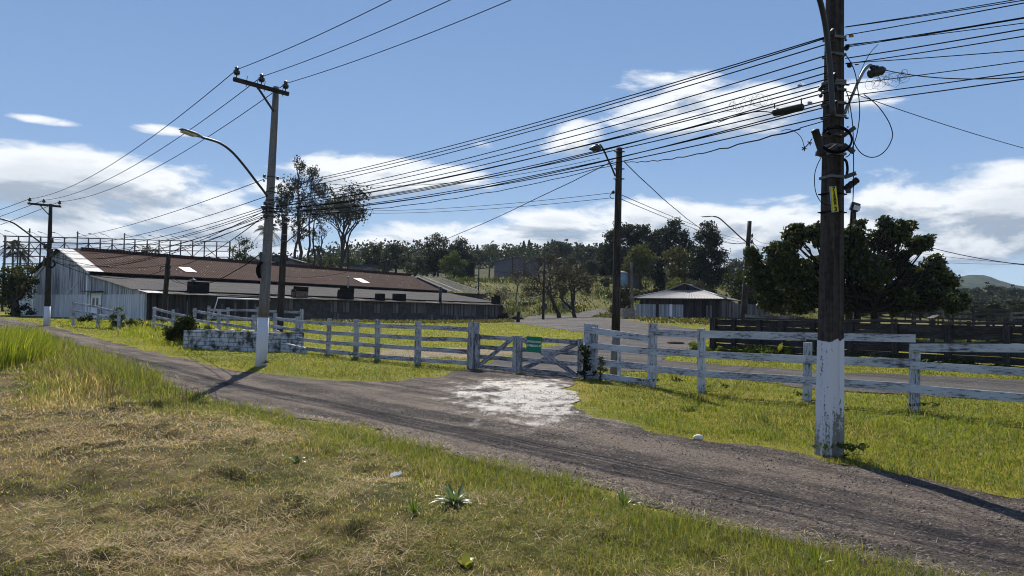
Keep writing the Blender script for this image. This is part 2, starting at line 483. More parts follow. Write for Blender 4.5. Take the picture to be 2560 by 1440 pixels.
M['white_paint'] = m_plain('white_paint', (.72, .76, .82), .6, .3, 0, .1)
M['glass_dark'] = m_plain('glass_dark', (.02, .025, .03), .15, .5)
M['skylight'] = m_plain('skylight', (.52, .52, .52), .5, .3, 0, .05)
M['brick_chimney'] = m_plain('brick_chimney', (.13, .09, .075), .9, .1, 0, .5, 5)
M['soot'] = m_plain('soot', (.012, .011, .011), .9, .1)
M['bark'] = m_plain('bark', (.045, .038, .032), .9, .1, 0, .4, 8)
M['bark_pale'] = m_plain('bark_pale', (.10, .088, .075), .9, .1, 0, .4, 8)
M['soil'] = m_plain('soil', (.055, .042, .03), .95, .1, 0, .5, 9)
M['stone_pale'] = m_plain('stone_pale', (.62, .58, .50), .8, .2, 0, .2, 20)
M['tank_blue'] = m_plain('tank_blue', (.18, .28, .34), .5, .3)
M['wall_grey'] = m_plain('wall_grey', (.17, .165, .175), .9, .1, 0, .25, .8)
M['wall_mauve'] = m_plain('wall_mauve', (.12, .112, .13), .9, .1, 0, .12, .3)
M['plastic_yellow'] = m_plain('plastic_yellow', (.75, .58, .02), .4, .4, 0, .15, 10)
M['plastic_white'] = m_plain('plastic_white', (.48, .49, .49), .35, .4, 0, .1)
M['concrete_block'] = m_plain('concrete_block', (.20, .18, .165), .9, .1, 0, .4, 4)
M['leaf_gloss'] = m_leaf('leaf_gloss', .22, .42, .32)
M['leaf'] = m_leaf('leaf', .22, .6, .12)
M['grass'] = m_leaf('grass', .48, .5, .3)
M['mown'] = m_leaf('mown', .52, .55, .3, (1.35, 1.32, .9))
M['bark_black'] = m_plain('bark_black', (.018, .015, .012), .9, .1, 0, .4, 8)
M['wood_left'] = m_wood('wood_left', (.42, .44, .50), (.09, .09, .10), .87)
M['straw'] = m_leaf('straw', .40, .6, .2, (1.3, 1.2, .9))
M['strap'] = m_leaf('strap', .3, .34, .4)
M['lamp_glass'] = m_plain('lamp_glass', (.45, .47, .48), .25, .5)
M['tag_orange'] = m_plain('tag_orange', (.35, .13, .03), .6, .3)
# ------------------------------------------------------------------ ground zones (metres; x to the right, y ahead)
NEAR = [(8.5, .2), (5.6, 2.4), (4.2, 3.45), (2.98, 4.55), (1.43, 5.8), (.085, 7.3), (-2.2, 9.8), (-4.6, 11.6), (-6.4, 13.4), (-10.1, 18.1), (-19.6, 29.6), (-27, 38), (-40, 50)]
FAR = [(-42, 55), (-29, 43), (-18, 31), (-13.1, 25.2), (-7.5, 18.5), (-4.6, 16.6), (-3.1, 16.4), (-1.9, 17.9), (-1.15, 20.3), (2.0, 18.0), (1.45, 16.6), (1.2, 14.2), (1.35, 11.4), (2.16, 9.75), (3.78, 8.45), (5.0, 6.75), (8, 4.6), (12, 1.5)]
ROAD = NEAR + FAR
VERGE = [(8.5, .2), (5.6, 2.4), (4.2, 3.45), (2.98, 4.55), (1.43, 5.8), (.085, 7.3), (-2.2, 9.8), (-4.6, 11.6), (-6.4, 13.4), (-10.1, 18.1), (-19.6, 29.6), (-27, 38), (-40, 50), (-80, 60), (-80, -20), (8.5, -20)]
YARDPX = [(1210, 921), (1262, 896), (1330, 874), (1420, 856), (1500, 838), (1420, 826), (1330, 815), (1285, 808), (1276, 797), (1380, 790), (1470, 792), (1560, 800), (1650, 812), (1752, 826),
          (1772, 884), (1690, 888), (1672, 902), (1800, 912), (2060, 930), (2560, 952), (2750, 962), (2750, 1030), (2560, 1006), (2060, 974), (1800, 946), (1650, 932), (1478, 925), (1440, 948)]
YARD = [tuple(gp(*q)[:2]) for q in YARDPX]
PATHPX = [(1300, 797), (1330, 791), (1440, 783), (1500, 771), (1484, 754), (1490, 753), (1512, 768), (1520, 780), (1470, 793), (1400, 796)]
PATH = [tuple(gp(*q)[:2]) for q in PATHPX]
DIRTPX = [(905, 884), (960, 872), (1180, 866), (1200, 868), (1330, 872), (1210, 897), (1020, 893)]
DIRT = [tuple(gp(*q)[:2]) for q in DIRTPX]
def wob(x, y, amp, f=.9): return (fbm(x * f + 31, y * f + 77, 4) - .5) * amp
def sd_road(x, y): return sdf_poly(ROAD, x, y) + wob(x, y, .9, 1.1)
def sd_yard(x, y): return np.maximum(sdf_poly(YARD, x, y), sdf_poly(PATH, x, y)) + wob(x, y, 1.2, .6)
def sd_verge(x, y): return sdf_poly(VERGE, x, y)
def verge_bumps(x, y):
    k = S(.1, 1.0, sd_verge(x, y) - .1)
    return k * ((fbm(x * .9, y * .9, 4) - .5) * .16 + (np.maximum(fbm(x * 2.6 + 9, y * 2.6 + 3, 4) - .62, 0) * .34) + (fbm(x * 7, y * 7, 3) - .5) * .06) * S(40, 26, y) * (1 - S(10, 30, np.abs(x)) * .5)
def gz(x, y):
    """true ground height with bumps"""
    x = np.asarray(x, float); y = np.asarray(y, float)
    far = np.hypot(x, y) > 60
    r = np.where(far, -9, sd_road(x, y)); yd = sd_yard(x, y)
    z = tz(x, y) + verge_bumps(x, y)
    z = z + np.where(far, 0, S(-.2, -1.2, r) * S(0, -1.0, yd) * (fbm(x * .8 + 5, y * .8, 3) - .5) * .10)
    return z - .05 * S(0.05, .4, np.maximum(r, yd))
def far_bumps(x, y): return (fbm(x * .12, y * .12, 4) - .5) * 1.6 * S(88, 115, y) + (fbm(x * .02, y * .02, 3) - .5) * 8 * S(200, 420, y)

# ------------------------------------------------------------------ ground sheet
def zone_col(x, y):
    sv = sd_verge(x, y); n = fbm(x * .6, y * .6, 4); n2 = fbm(x * 2.7 + 40, y * 2.7, 4)
    c = np.empty(x.shape + (3,))
    def put(m, a, b, k):
        k = np.clip(k, 0, 1)[..., None]
        c[m] = (np.array(a) * (1 - k) + np.array(b) * k)[m]
    put(np.ones(x.shape, bool), (.13, .14, .022), (.19, .17, .032), S(.3, .7, n))                      # lawn
    put((y > 56) & (x > -8), (.10, .10, .025), (.17, .13, .05), S(.3, .7, n))
    put(y > 92, (.045, .058, .014), (.115, .110, .030), S(.35, .65, n * .5 + n2 * .5))                     # hillside
    put(y > 165, (.03, .035, .012), (.05, .05, .018), n)
    put(sv > 0, (.042, .034, .017), (.125, .098, .052), S(.35, .65, n2))                                   # mown verge, soil and thatch
    edge = S(2.6, .4, sv + (n - .5) * 3) * (sv > 0)
    c[:] = c * (1 - edge[..., None] * .7) + np.array((.085, .09, .022)) * edge[..., None] * .7
    d = S(-.3, .6, sdf_poly(DIRT, x, y) + wob(x, y, 2.4, .5))[..., None]
    c[:] = c * (1 - d) + np.array((.20, .165, .13)) * d
    return c
def m_ground(nt, p, out):
    a = nt.nodes.new('ShaderNodeAttribute'); a.attribute_name = 'tint'
    o = obj(nt)
    n = noise(nt, o, 7, 6, .7); n2 = noise(nt, o, 45, 4, .6); n3 = noise(nt, o, .7, 5, .6)
    c = mixc(nt, 1.0, a.outputs['Color'], mixc(nt, (n * .6 + n2 * .5).smooth(.35, .75), (.45, .45, .45), (1.5, 1.45, 1.3)), 'MULTIPLY')
    c = mixc(nt, 1.0, c, mixc(nt, n3.smooth(.3, .7), (.8, .9, .8), (1.2, 1.1, 1.1)), 'MULTIPLY')
    setc(nt, p, c, .95, .1); bump(nt, p, n + n2 * .6, .8, .05)
M['ground'] = mat('ground', m_ground)
def make_ground():
    azs = np.concatenate([np.arange(-46, 46, .22), np.arange(46, 314, 4.0)])
    rs = [.0]
    r = .6
    while r < 1850: rs.append(r); r *= 1.0125 if r < 60 else (1.02 if r < 400 else 1.08)
    rs = np.array(rs)
    A, RR = np.meshgrid(np.radians(azs), rs[1:])
    x = RR * np.sin(A); y = RR * np.cos(A)
    z = gz(x, y) + far_bumps(x, y)
    n = len(azs); m = len(rs) - 1
    V = np.concatenate([[[0, 0, 0]], np.stack([x.ravel(), y.ravel(), z.ravel()], 1)])
    cols = np.concatenate([[[.1, .08, .05]], zone_col(x, y).reshape(-1, 3)])
    i = np.arange(m - 1)[:, None] * n + np.arange(n)[None, :] + 1
    j = np.arange(m - 1)[:, None] * n + (np.arange(n)[None, :] + 1) % n + 1
    Q = np.stack([i, j, j + n, i + n], -1).reshape(-1, 4)
    k = np.arange(n)
    T = np.stack([np.zeros(n, int), (k + 1) % n + 1, k + 1], 1)
    tag(npmesh('ground', V, [Q[:, ::-1], T[:, ::-1]], M['ground'], None, cols, True), kind='structure')
make_ground()

def patch_mesh(name, sdf, bbox, res, zfn, mt):
    x0, x1, y0, y1 = bbox
    xs = np.arange(x0, x1 + res, res); ys = np.arange(y0, y1 + res, res)
    X, Y = np.meshgrid(xs, ys); D = sdf(X, Y)
    keep = (D[:-1, :-1] > 0) | (D[1:, 1:] > 0) | (D[:-1, 1:] > 0) | (D[1:, :-1] > 0)
    gy, gx = np.gradient(D, res)
    g2 = gx * gx + gy * gy + 1e-6
    k = np.where(D < 0, 1, 0)
    X2 = X + np.clip(-D * gx / g2, -1.2 * res, 1.2 * res) * k; Y2 = Y + np.clip(-D * gy / g2, -1.2 * res, 1.2 * res) * k
    n = len(xs); idx = np.arange(X.size).reshape(X.shape)
    Q = np.stack([idx[:-1, :-1], idx[:-1, 1:], idx[1:, 1:], idx[1:, :-1]], -1)[keep]
    used = np.unique(Q); mp = np.full(X.size, -1); mp[used] = np.arange(len(used))
    x = X2.ravel()[used]; y = Y2.ravel()[used]
    V = np.stack([x, y, zfn(x, y)], 1)
    return npmesh(name, V, mp[Q], mt, None, None, True)
def m_road(nt, p, out, yard=False):
    o = obj(nt); x, y, z = sep(nt, o)
    along = noise(nt, comb(nt, (x * .72 + y * .69) * 2.2, (x * .69 - y * .72) * .25, 0.0), 1.0, 5, .6)
    n = noise(nt, o, 1.3, 6, .65); g = noise(nt, o, 38, 5, .75); g2 = noise(nt, o, 110, 3, .7)
    vo = nt.nodes.new('ShaderNodeTexVoronoi'); vo.inputs['Scale'].default_value = 30; nt.links.new(o, vo.inputs['Vector'])
    v = E(nt, vo.outputs['Distance'])
    wn = sep(nt, vo.outputs['Color'])[0]
    a, b_ = ((.038, .036, .036), (.095, .089, .084)) if yard else ((.044, .039, .037), (.145, .120, .098))
    tr = noise(nt, comb(nt, (x * .72 + y * .69) * 1.1, (x * .69 - y * .72) * .08, 4.0), 1.0, 4, .6)
    c = mixc(nt, (n * .40 + along * .55 + tr * .75).smooth(.72, .98), a, b_)
    c = mixc(nt, 1.0, c, mixc(nt, (g * .7 + g2 * .4).smooth(.4, .72), (.30, .30, .32), (1.95, 1.9, 1.9)), 'MULTIPLY')
    c = mixc(nt, (wn.smooth(.80, .92)) * (1.0 - v.smooth(.25, .6)) * .55, c, (.30, .28, .27))
    # wet film below the gate
    w = ((x - .55) * (x - .55) * (.20 if True else 0) + (y - 14.2) * (y - 14.2) * .045)
    wet = (n * 1.1 + noise(nt, comb(nt, x * 1.0, y * .5, 0.0), 4.5, 5, .7) * 1.1 + g * .55 - w * .42).smooth(1.06, 1.38) if not yard else None
    rough = .82
    if wet is not None:
        c = mixc(nt, wet * .5, c, (.05, .045, .04)); rough = wet.smooth(0.0, 1.0, .84, .50)
    setc(nt, p, c, rough, .08)
    if wet is not None: nt.links.new((wet * 1.0 + .06).k, p.inputs['Specular IOR Level'])
    h = g * .9 + g2 * .5 - v * .5 + along * 2.0
    if wet is not None: h = h * (1.0 - wet * .45)
    bump(nt, p, h, .9, .035)
M['road'] = mat('road', lambda nt, p, out: m_road(nt, p, out))
M['yard'] = mat('yard', lambda nt, p, out: m_road(nt, p, out, True))
tag(patch_mesh('road', lambda x, y: sd_road(x, y), (-42, 12, .3, 54), .16,
               lambda x, y: tz(x, y) + .012 + (fbm(x * 1.6, y * 1.6, 3) - .5) * .03 + (fbm((x * .72 + y * .69) * 2.4, (x * .69 - y * .72) * .2, 3) - .5) * .05 * S(0, .6, sd_road(x, y)), M['road']), kind='structure')
tag(patch_mesh('gravel_yard', sd_yard, (-12, 40, 12, 112), .3, lambda x, y: tz(x, y) + .018 + (fbm(x * 1.6, y * 1.6, 3) - .5) * .02, M['yard']), kind='structure')

# ------------------------------------------------------------------ grass
def blades(name, x, y, h, w, lean, col, zb=0.0, flat=None, curl=.5, mt='grass', dirn=None):
    """tapering two-segment blades; lean = sideways travel of the tip as a share of the height"""
    n = len(x); z = gz(x, y) + zb - .01
    a = rng.random(n) * 2 * np.pi if dirn is None else dirn
    ca, sa = np.cos(a), np.sin(a)
    b = rng.random(n) * 2 * np.pi; cb, sb = np.cos(b), np.sin(b)
    hx, hy = ca * lean * h, sa * lean * h
    up = h * np.sqrt(np.maximum(.02, 1 - np.minimum(lean, 1.0) ** 2 * .9)) if flat is None else h * flat
    V = np.empty((n, 5, 3))
    V[:, 0] = np.stack([x - cb * w / 2, y - sb * w / 2, z], 1); V[:, 1] = np.stack([x + cb * w / 2, y + sb * w / 2, z], 1)
    m = .55; mx, my, mz = x + hx * m * curl, y + hy * m * curl, z + up * m * 1.12
    V[:, 2] = np.stack([mx + cb * w * .38, my + sb * w * .38, mz], 1); V[:, 3] = np.stack([mx - cb * w * .38, my - sb * w * .38, mz], 1)
    V[:, 4] = np.stack([x + hx, y + hy, z + up], 1)
    i = np.arange(n)[:, None] * 5
    Q = i + np.array([[0, 1, 2, 3]]); T = i + np.array([[3, 2, 4]])
    o = npmesh(name, V.reshape(-1, 3), [Q, T], M[mt], None, np.repeat(col, 5, 0))
    return tag(o, kind='stuff')
def polar(n, r0, r1, a0=-44, a1=44, p=0.0):
    """points with density falling as 1/r^2 (p=0) around the viewpoint"""
    a = np.radians(a0 + (a1 - a0) * rng.random(n)); r = r0 * (r1 / r0) ** rng.random(n)
    return r * np.sin(a), r * np.cos(a), r
def pal(n, cols, wts, jit=.25):
    k = rng.choice(len(cols), n, p=np.array(wts) / sum(wts)) if np.ndim(wts) == 1 else (rng.random(n)[:, None] > np.cumsum(wts / wts.sum(1, keepdims=True), 1)).sum(1).clip(0, len(cols) - 1)
    c = np.array(cols)[k]
    return np.clip(c * (1 + (rng.random((n, 1)) - .5) * 2 * jit) * (1 + (rng.random((n, 3)) - .5) * .16), 0, 1)
STRAW, DRY, BROWN, OLIVE, GREEN, LIME = (.52, .41, .235), (.33, .23, .115), (.13, .085, .042), (.20, .195, .055), (.070, .10, .022), (.155, .18, .028)

def verge_grass():
    # standing short growth
    x, y, r = polar(560000, 2.6, 40, -46, 50)
    sv = sd_verge(x, y) + wob(x, y, 1.0, 1.3)
    k = sv > -.12
    x, y, r, sv = x[k], y[k], r[k], sv[k]
    n = len(x); n1 = fbm(x * .55 + 3, y * .55, 4); n2 = fbm(x * 1.6 + 11, y * 1.6, 3); n3 = fbm(x * .9 + 71, y * .9 + 5, 3)
    edge = S(1.7, .25, sv + (n1 - .5) * 2.2)          # green rim along the road
    grn = np.clip(edge * .9 + (S(.36, .60, n1) * .7 + .26) * (1 - .8 * S(7.5, 9.5, r) * S(17, 13, r) * S(1, -3, x)), 0, 1)
    grn = np.clip(grn - .6 * S(.9, .2, np.hypot(x + 1.4, y - 6.6) / 1.6), 0, 1)
    rust = S(.55, .66, n3) * (1 - edge)
    W = np.stack([.34 * (1 - grn), .30 * (1 - grn) + rust * .5, .13 * (1 - grn) + rust * .4, .38 + .1 * grn, .34 * grn, .75 * grn * edge + .34 * grn + .05], 1)
    col = pal(n, [STRAW, DRY, BROWN, OLIVE, GREEN, LIME], W)
    lush = S(.46, .62, fbm(x * 1.1 + 61, y * 1.1, 4))[:, None] * S(8.5, 5, r)[:, None]
    col = np.where(rng.random((n, 1)) < lush * .55, pal(n, [LIME, GREEN, OLIVE], [.3, .4, .3]), col)
    h = (.018 + .034 * rng.random(n) + edge * (.03 + .11 * rng.random(n) ** 2)) * (.5 + n2 * 1.0)
    tall = S(-6, -9, x) * S(2.9, 1.2, sv) * S(8, 12, y)
    h = h + tall * (.12 + .33 * rng.random(n))
    w = np.maximum(.003 + .003 * rng.random(n), r / 683 * .62)
    keep = rng.random(n) < np.clip(.45 + n2 * .8 + edge + tall, 0, 1)
    keep &= ~((fbm(x * 1.7 + 9, y * 1.7 + 3, 3) > .66) & (rng.random(n) < .6))
    blades('verge_grass', x[keep], y[keep], h[keep], w[keep], (.2 + .8 * rng.random(n))[keep], col[keep], mt='mown')
    # cut straw lying about
    x, y, r = polar(520000, 2.6, 30, -46, 50)
    sv = sd_verge(x, y); n1 = fbm(x * .55 + 3, y * .55, 4); n3 = fbm(x * 1.25 + 51, y * 1.25, 4)
    k = (sv > -.15) & (rng.random(len(x)) < np.clip(S(.46, .68, n3) * .95 + .14 + .75 * S(7.5, 9.5, r) * S(17, 13, r) * S(1, -3, x) * S(.38, .55, fbm(x * .5 + 2, y * .9, 3)), 0, 1) * np.where(sv < .6, .35, 1))
    x, y, r = x[k], y[k], r[k]; n = len(x)
    L = .02 + .11 * rng.random(n) ** 2.2
    col = pal(n, [STRAW, (.60, .50, .33), DRY, OLIVE, BROWN], [.42, .16, .26, .14, .12])
    blades('cut_straw', x, y, L, np.maximum(.0022 + .0025 * rng.random(n), r / 683 * .5), np.full(n, 1.0), col, zb=.01 + .035 * rng.random(n), flat=.02 + .65 * rng.random(n) ** 2, curl=.9, mt='straw')
    # straw and weeds strewn on the road edge
    x, y, r = polar(110000, 3.5, 26, -40, 46)
    sv = sd_verge(x, y)
    k = (sv < .1) & (sv > -.75 - .3 * rng.random(len(x))) & (sd_road(x, y) > -.3) & (rng.random(len(x)) < S(-1.1, .05, sv) * 1.1 * S(.3, .55, fbm(x * 2, y * 2, 3)) * 2)
    x, y, r = x[k], y[k], r[k]; n = len(x)
    blades('roadside_straw', x, y, .04 + .10 * rng.random(n) ** 2, np.maximum(.003, r / 683 * .6), np.full(n, .95), pal(n, [STRAW, (.46, .43, .32), OLIVE, GREEN], [.34, .42, .16, .08]), zb=.055, flat=.04 + .5 * rng.random(n) ** 3, mt='straw')
def far_grass():
    # verge between the road and the fence, and the lawn behind it
    x, y, r = polar(560000, 5.0, 62, -47, 48)
    sr = sd_road(x, y); sy = sd_yard(x, y); sv = sd_verge(x, y); dd = sdf_poly(DIRT, x, y) + wob(x, y, 2.4, .5)
    k = (sr < .1) & (sy < .05) & (sv < -.3) & (rng.random(len(x)) > S(-.5, .4, dd) * .93)
    # keep off the barn floor
    k &= ~(((x + 27.9) * .815 - (y - 52) * .58 < .0) & ((x + 27.9) * .58 + (y - 52) * .815 > 0))
    x, y, r, sr, sy = x[k], y[k], r[k], sr[k], sy[k]
    n = len(x); n1 = fbm(x * .45, y * .45, 4); n2 = fbm(x * 1.5 + 5, y * 1.5, 3)
    inner = S(24, 30, y)
    rim = S(-.55, .0, sr)
    lime = np.clip(.30 + .5 * S(.4, .6, n1) + .25 * inner - .35 * S(.55, .7, n2), 0, 1)
    W = np.stack([.03 + .16 * S(.54, .7, n2) * (1 - .6 * inner) + rim * .5, .04 + .14 * S(.54, .7, n2) * (1 - .6 * inner) + rim * .3, .22 * (1 - lime) + .06, .55 * (1.15 - lime) * (1 - .4 * inner), 1.0 * lime], 1)
    col = pal(n, [(.25, .23, .09), (.17, .14, .055), (.15, .15, .04), GREEN, LIME], W)
    col = np.where((inner > .3)[:, None] & (rng.random((n, 1)) < .8), col * np.array((1.35, 1.3, 1.1)), col)
    h = (.028 + .055 * rng.random(n) * (.4 + 1.2 * n2)) * np.where(y > 27, 1.1, 1.0)
    far_left = S(-11, -15, x) * S(-.8, -2.2, sr) * S(52, 44, y)
    h = h * (1 - .55 * rim) + far_left * (.10 + .34 * rng.random(n)) * S(.3, .55, n1 * .5 + n2 * .5)
    right = S(2.5, 4.5, x) * S(15, 11, y)
    h = h + right * .03 * rng.random(n)
    tuft = S(.60, .72, fbm(x * 2.2 + 33, y * 2.2, 3))
    h = h * (1 + tuft * .9)
    w = np.maximum(.0035, r / 683 * .68)
    blades('roadside_grass', x, y, h, w, .25 + .75 * rng.random(n), col)
verge_grass(); far_grass()

def tall_clump():
    # the tall bright grass beside the road bend
    n = 26000
    x = -21.5 + 12.2 * rng.random(n); y = 15.2 + 11 * rng.random(n) + (x + 14) * -.55
    sv = sd_verge(x, y); k = (sv > .15) & (sv < 6.5)
    ax = (x / y)
    k &= (ax < -.655) & (ax > -.9) & (y > 17.5 + (ax + .75) * 12)
    x, y, sv = x[k], y[k], sv[k]; n = len(x)
    e = S(-.655, -.70, x / y)
    h = (.38 + .62 * rng.random(n)) * (.35 + .65 * e) * (.7 + .6 * fbm(x * .8, y * .8, 2))
    blades('tall_grass', x, y, h, np.full(n, .022), .08 + .38 * rng.random(n), pal(n, [LIME, GREEN, OLIVE, (.26, .28, .04)], [.45, .3, .05, .2]), dirn=rng.normal(.5, .9, n))
    # dry seed stalks
    x, y, r = polar(9000, 12.5, 26, -44, -14); sv = sd_verge(x, y)
    k = (sv > .1) & (sv < 1.6) & (fbm(x * .8 + 3, y * .8, 3) > .5)
    k &= rng.random(len(k)) < .35; x, y = x[k][:260], y[k][:260]; n = len(x)
    blades('seed_stalks', x, y, .25 + .45 * rng.random(n), np.full(n, .010), .1 + .5 * rng.random(n), pal(n, [(.08, .055, .04), (.13, .10, .06)], [.6, .4]), mt='straw')
tall_clump()

def hill_scrub():
    x, y, r = polar(60000, 60, 210, -30, 26)
    k = (sd_yard(x, y) < 0) & ~(((x + 27.9) * .815 - (y - 52) * .58 < 3) & ((x + 27.9) * .58 + (y - 52) * .815 > -2) & ((x + 27.9) * .58 + (y - 52) * .815 < 52))
    x, y, r = x[k], y[k], r[k]; n = len(x); n1 = fbm(x * .11, y * .11, 4)
    k = rng.random(n) < S(.3, .6, n1) + .25 * S(75, 90, y)
    x, y, r, n1 = x[k], y[k], r[k], n1[k]; n = len(x)
    sc = S(.48, .62, n1) * S(90, 100, y) * S(150, 135, y)
    h = .15 + .25 * rng.random(n) + sc * (.3 + .9 * rng.random(n))
    W = np.stack([.35 * (1 - sc) + .02, .30 * (1 - sc), .3 + sc * .2, .1 + sc * .8, .12 + 0 * sc, sc * .3], 1)
    z0 = gz(x, y)
    blades('hillside_scrub', x, y, h, r / 683 * 1.1 + .05, .3 + .6 * rng.random(n), pal(n, [(.085, .08, .03), (.075, .06, .03), (.055, .065, .02), (.025, .036, .012), (.07, .09, .018), (.05, .04, .022)], W), zb=far_bumps(x, y))
hill_scrub()
def gravel():
    o8 = np.array([(1, 0, 0), (-1, 0, 0), (0, 1, 0), (0, -1, 0), (0, 0, .7), (0, 0, -.5)])
    f8 = np.array([(0, 2, 4), (2, 1, 4), (1, 3, 4), (3, 0, 4), (2, 0, 5), (1, 2, 5), (3, 1, 5), (0, 3, 5)])
    for nm, n, r0, r1, a0, a1, fn in (('road_gravel', 110000, 3.6, 22, -40, 47, sd_road), ('yard_gravel', 26000, 12, 45, -2, 45, sd_yard)):
        x, y, r = polar(n, r0, r1, a0, a1)
        k = (fn(x, y) > .0) & (rng.random(len(x)) < .25 + S(.42, .6, fbm(x * 1.3, y * 1.3, 3)))
        x, y, r = x[k], y[k], r[k]; n = len(x)
        s = np.maximum(.004 + .010 * rng.random(n) ** 4, r / 683 * .30)
        z = tz(x, y) + .012 + .004
        sx = s[:, None, None] * (.7 + .6 * rng.random((n, 1, 3)))
        a = rng.random(n) * 6.28; c, s_ = np.cos(a)[:, None], np.sin(a)[:, None]
        P = o8[None] * sx; P = np.stack([P[..., 0] * c - P[..., 1] * s_, P[..., 0] * s_ + P[..., 1] * c, P[..., 2]], -1)
        V = P + np.stack([x, y, z], 1)[:, None]
        F = np.arange(n)[:, None, None] * 6 + f8[None]
        tag(npmesh(nm, V.reshape(-1, 3), F.reshape(-1, 3), M['pebble'], None, np.repeat(pal(n, [(.075, .062, .062), (.13, .112, .105), (.24, .22, .21), (.05, .042, .044)], [.4, .3, .14, .2]), 6, 0)), kind='stuff')
def m_pebble(nt, p, out):
    a = nt.nodes.new('ShaderNodeAttribute'); a.attribute_name = 'tint'; setc(nt, p, a.outputs['Color'], .8, .3)
M['pebble'] = mat('pebble', m_pebble)
gravel()
# ------------------------------------------------------------------ the long barn
BO = Vector((-27.9, 52.0, 0)); BV = Vector((.58, .815, 0)).normalized(); BU = Vector((-.815, .58, 0)).normalized()
BF = .55                                        # floor level
def bp(s, t, z): return BO + BU * s + BV * t + Vector((0, 0, z))
def bt(px):                                     # distance along the long front for an image column
    k = (px - 1280) / FPX
    return (BO.x - k * BO.y) / (k * BV.y - BV.x)
def bs(px):
    k = (px - 1280) / FPX
    return (BO.x - k * BO.y) / (k * BU.y - BU.x)
def sheet(mb, s0, z0, s1, z1, t0, t1, pitch=.19, amp=.028, step=.05, uvo=0.0):
    """corrugated sheet, ridges running down the slope, from (s0,z0) top to (s1,z1) bottom between t0 and t1"""
    d = Vector((s1 - s0, z1 - z0)); L = d.length; n2 = Vector((-d.y, d.x)).normalized()
    if n2.y < 0: n2 = -n2
    K = int((t1 - t0) / step)
    rows = 4
    i0 = len(mb.v)
    for j in range(rows + 1):
        q = j / rows
        for k in range(K + 1):
            t = t0 + (t1 - t0) * k / K
            a = amp * math.sin(2 * math.pi * t / pitch)
            sag = .03 * math.sin(t * .9 + j) * (0 < j < rows)
            mb.v.append(tuple(bp(s0 + d.x * q + n2.x * (a + sag), t, z0 + d.y * q + n2.y * (a + sag))))
    for j in range(rows):
        for k in range(K):
            a = i0 + j * (K + 1) + k
            mb.f.append([a, a + 1, a + K + 2, a + K + 1])
            u0, u1 = uvo + t0 + (t1 - t0) * k / K, uvo + t0 + (t1 - t0) * (k + 1) / K
            v0, v1 = L * j / rows, L * (j + 1) / rows
            mb.uv.append([(u0, v0), (u1, v0), (u1, v1), (u0, v1)]); mb.sm.append(True)
    return mb
BL = 46.2
barn = thing('barn', bp(0, 0, BF), 'long old wooden barn with rust red upper roof and grey corrugated lean-to', 'barn')
S1, SR, S2 = 9.67, 15.2, 20.7                     # main wall, ridge, far main wall along the gable
ZE, ZR, ZL = 4.72, 6.72, 4.34                     # main eave, ridge, lean-to head
# gable end
g = MB()
g.prism([bp(0, 0, BF - .6), bp(0, 0, 2.80), bp(S1, 0, ZL), bp(S1, 0, ZE), bp(SR, 0, ZR - .12), bp(S2, 0, ZE), bp(S2, 0, ZL), bp(23.2, 0, 3.75), bp(26, 0, 2.85), bp(26, 0, BF - .6)], BV * .12)
g.build('gable_wall', M['planks_grey'], barn)
for a, b in ((0.05, 6.85), (9.25, S1 - .1), (S1 + .1, S2 - .1), (S2 + .1, 25.95)):
    c = MB(); c.prism([bp(a, -.03, BF - .5), bp(a, -.03, 2.62), bp(b, -.03, 2.62), bp(b, -.03, BF - .5)], BV * .025)
    c.build('lower_cladding', M['planks_white'], barn)
for s in (S1, S2):
    c = MB(); c.post(bp(s, -.06, BF - .5), bp(s, -.06, ZE - .1), .2, .12, math.atan2(BU.y, BU.x)); c.build('corner_post', M['white_paint'], barn)
c = MB(); c.board(bp(S2 - .1, -.07, 4.2), bp(SR + 2.6, -.07, ZR - 1.0), .16, .06); c.build('rake_board', M['planks_white'], barn)
c = MB(); c.board(bp(S1 + .1, -.07, 4.55), bp(S1 + .5, -.07, 4.75), .14, .06); c.build('bracket', M['white_paint'], barn)
c = MB(); c.tube(curve3([bp(13.6, -.1, 2.68), bp(12.8, -.1, 2.95), bp(12.1, -.1, 3.4), bp(11.6, -.1, 3.62)], 4), .025, 5); c.build('loose_strip', M['white_paint'], barn)
# door with window and canopy
d = MB(); d.prism([bp(8.95, -.05, BF - .3), bp(8.95, -.05, 2.72), bp(7.25, -.05, 2.72), bp(7.25, -.05, BF - .3)], BV * .05)
door = d.build('door', M['white_paint'], barn)
for a in (8.62, 7.95):
    c = MB(); c.prism([bp(a, -.066, 1.7), bp(a, -.066, 2.35), bp(a - .38, -.066, 2.35), bp(a - .38, -.066, 1.7)], BV * .02); c.build('window', M['glass_dark'], door)
c = MB(); c.board(bp(9.1, -.08, BF - .3), bp(9.1, -.08, 2.8), .14, .06, BU); c.board(bp(7.1, -.08, BF - .3), bp(7.1, -.08, 2.8), .14, .06, BU); c.build('door_frame', M['white_paint'], barn)
c = MB(); c.box(bp(8.15, -.28, 2.86), BU * 1.35, BV * .32, (0, 0, .035)); c.build('door_canopy', M['steel_dark'], barn)
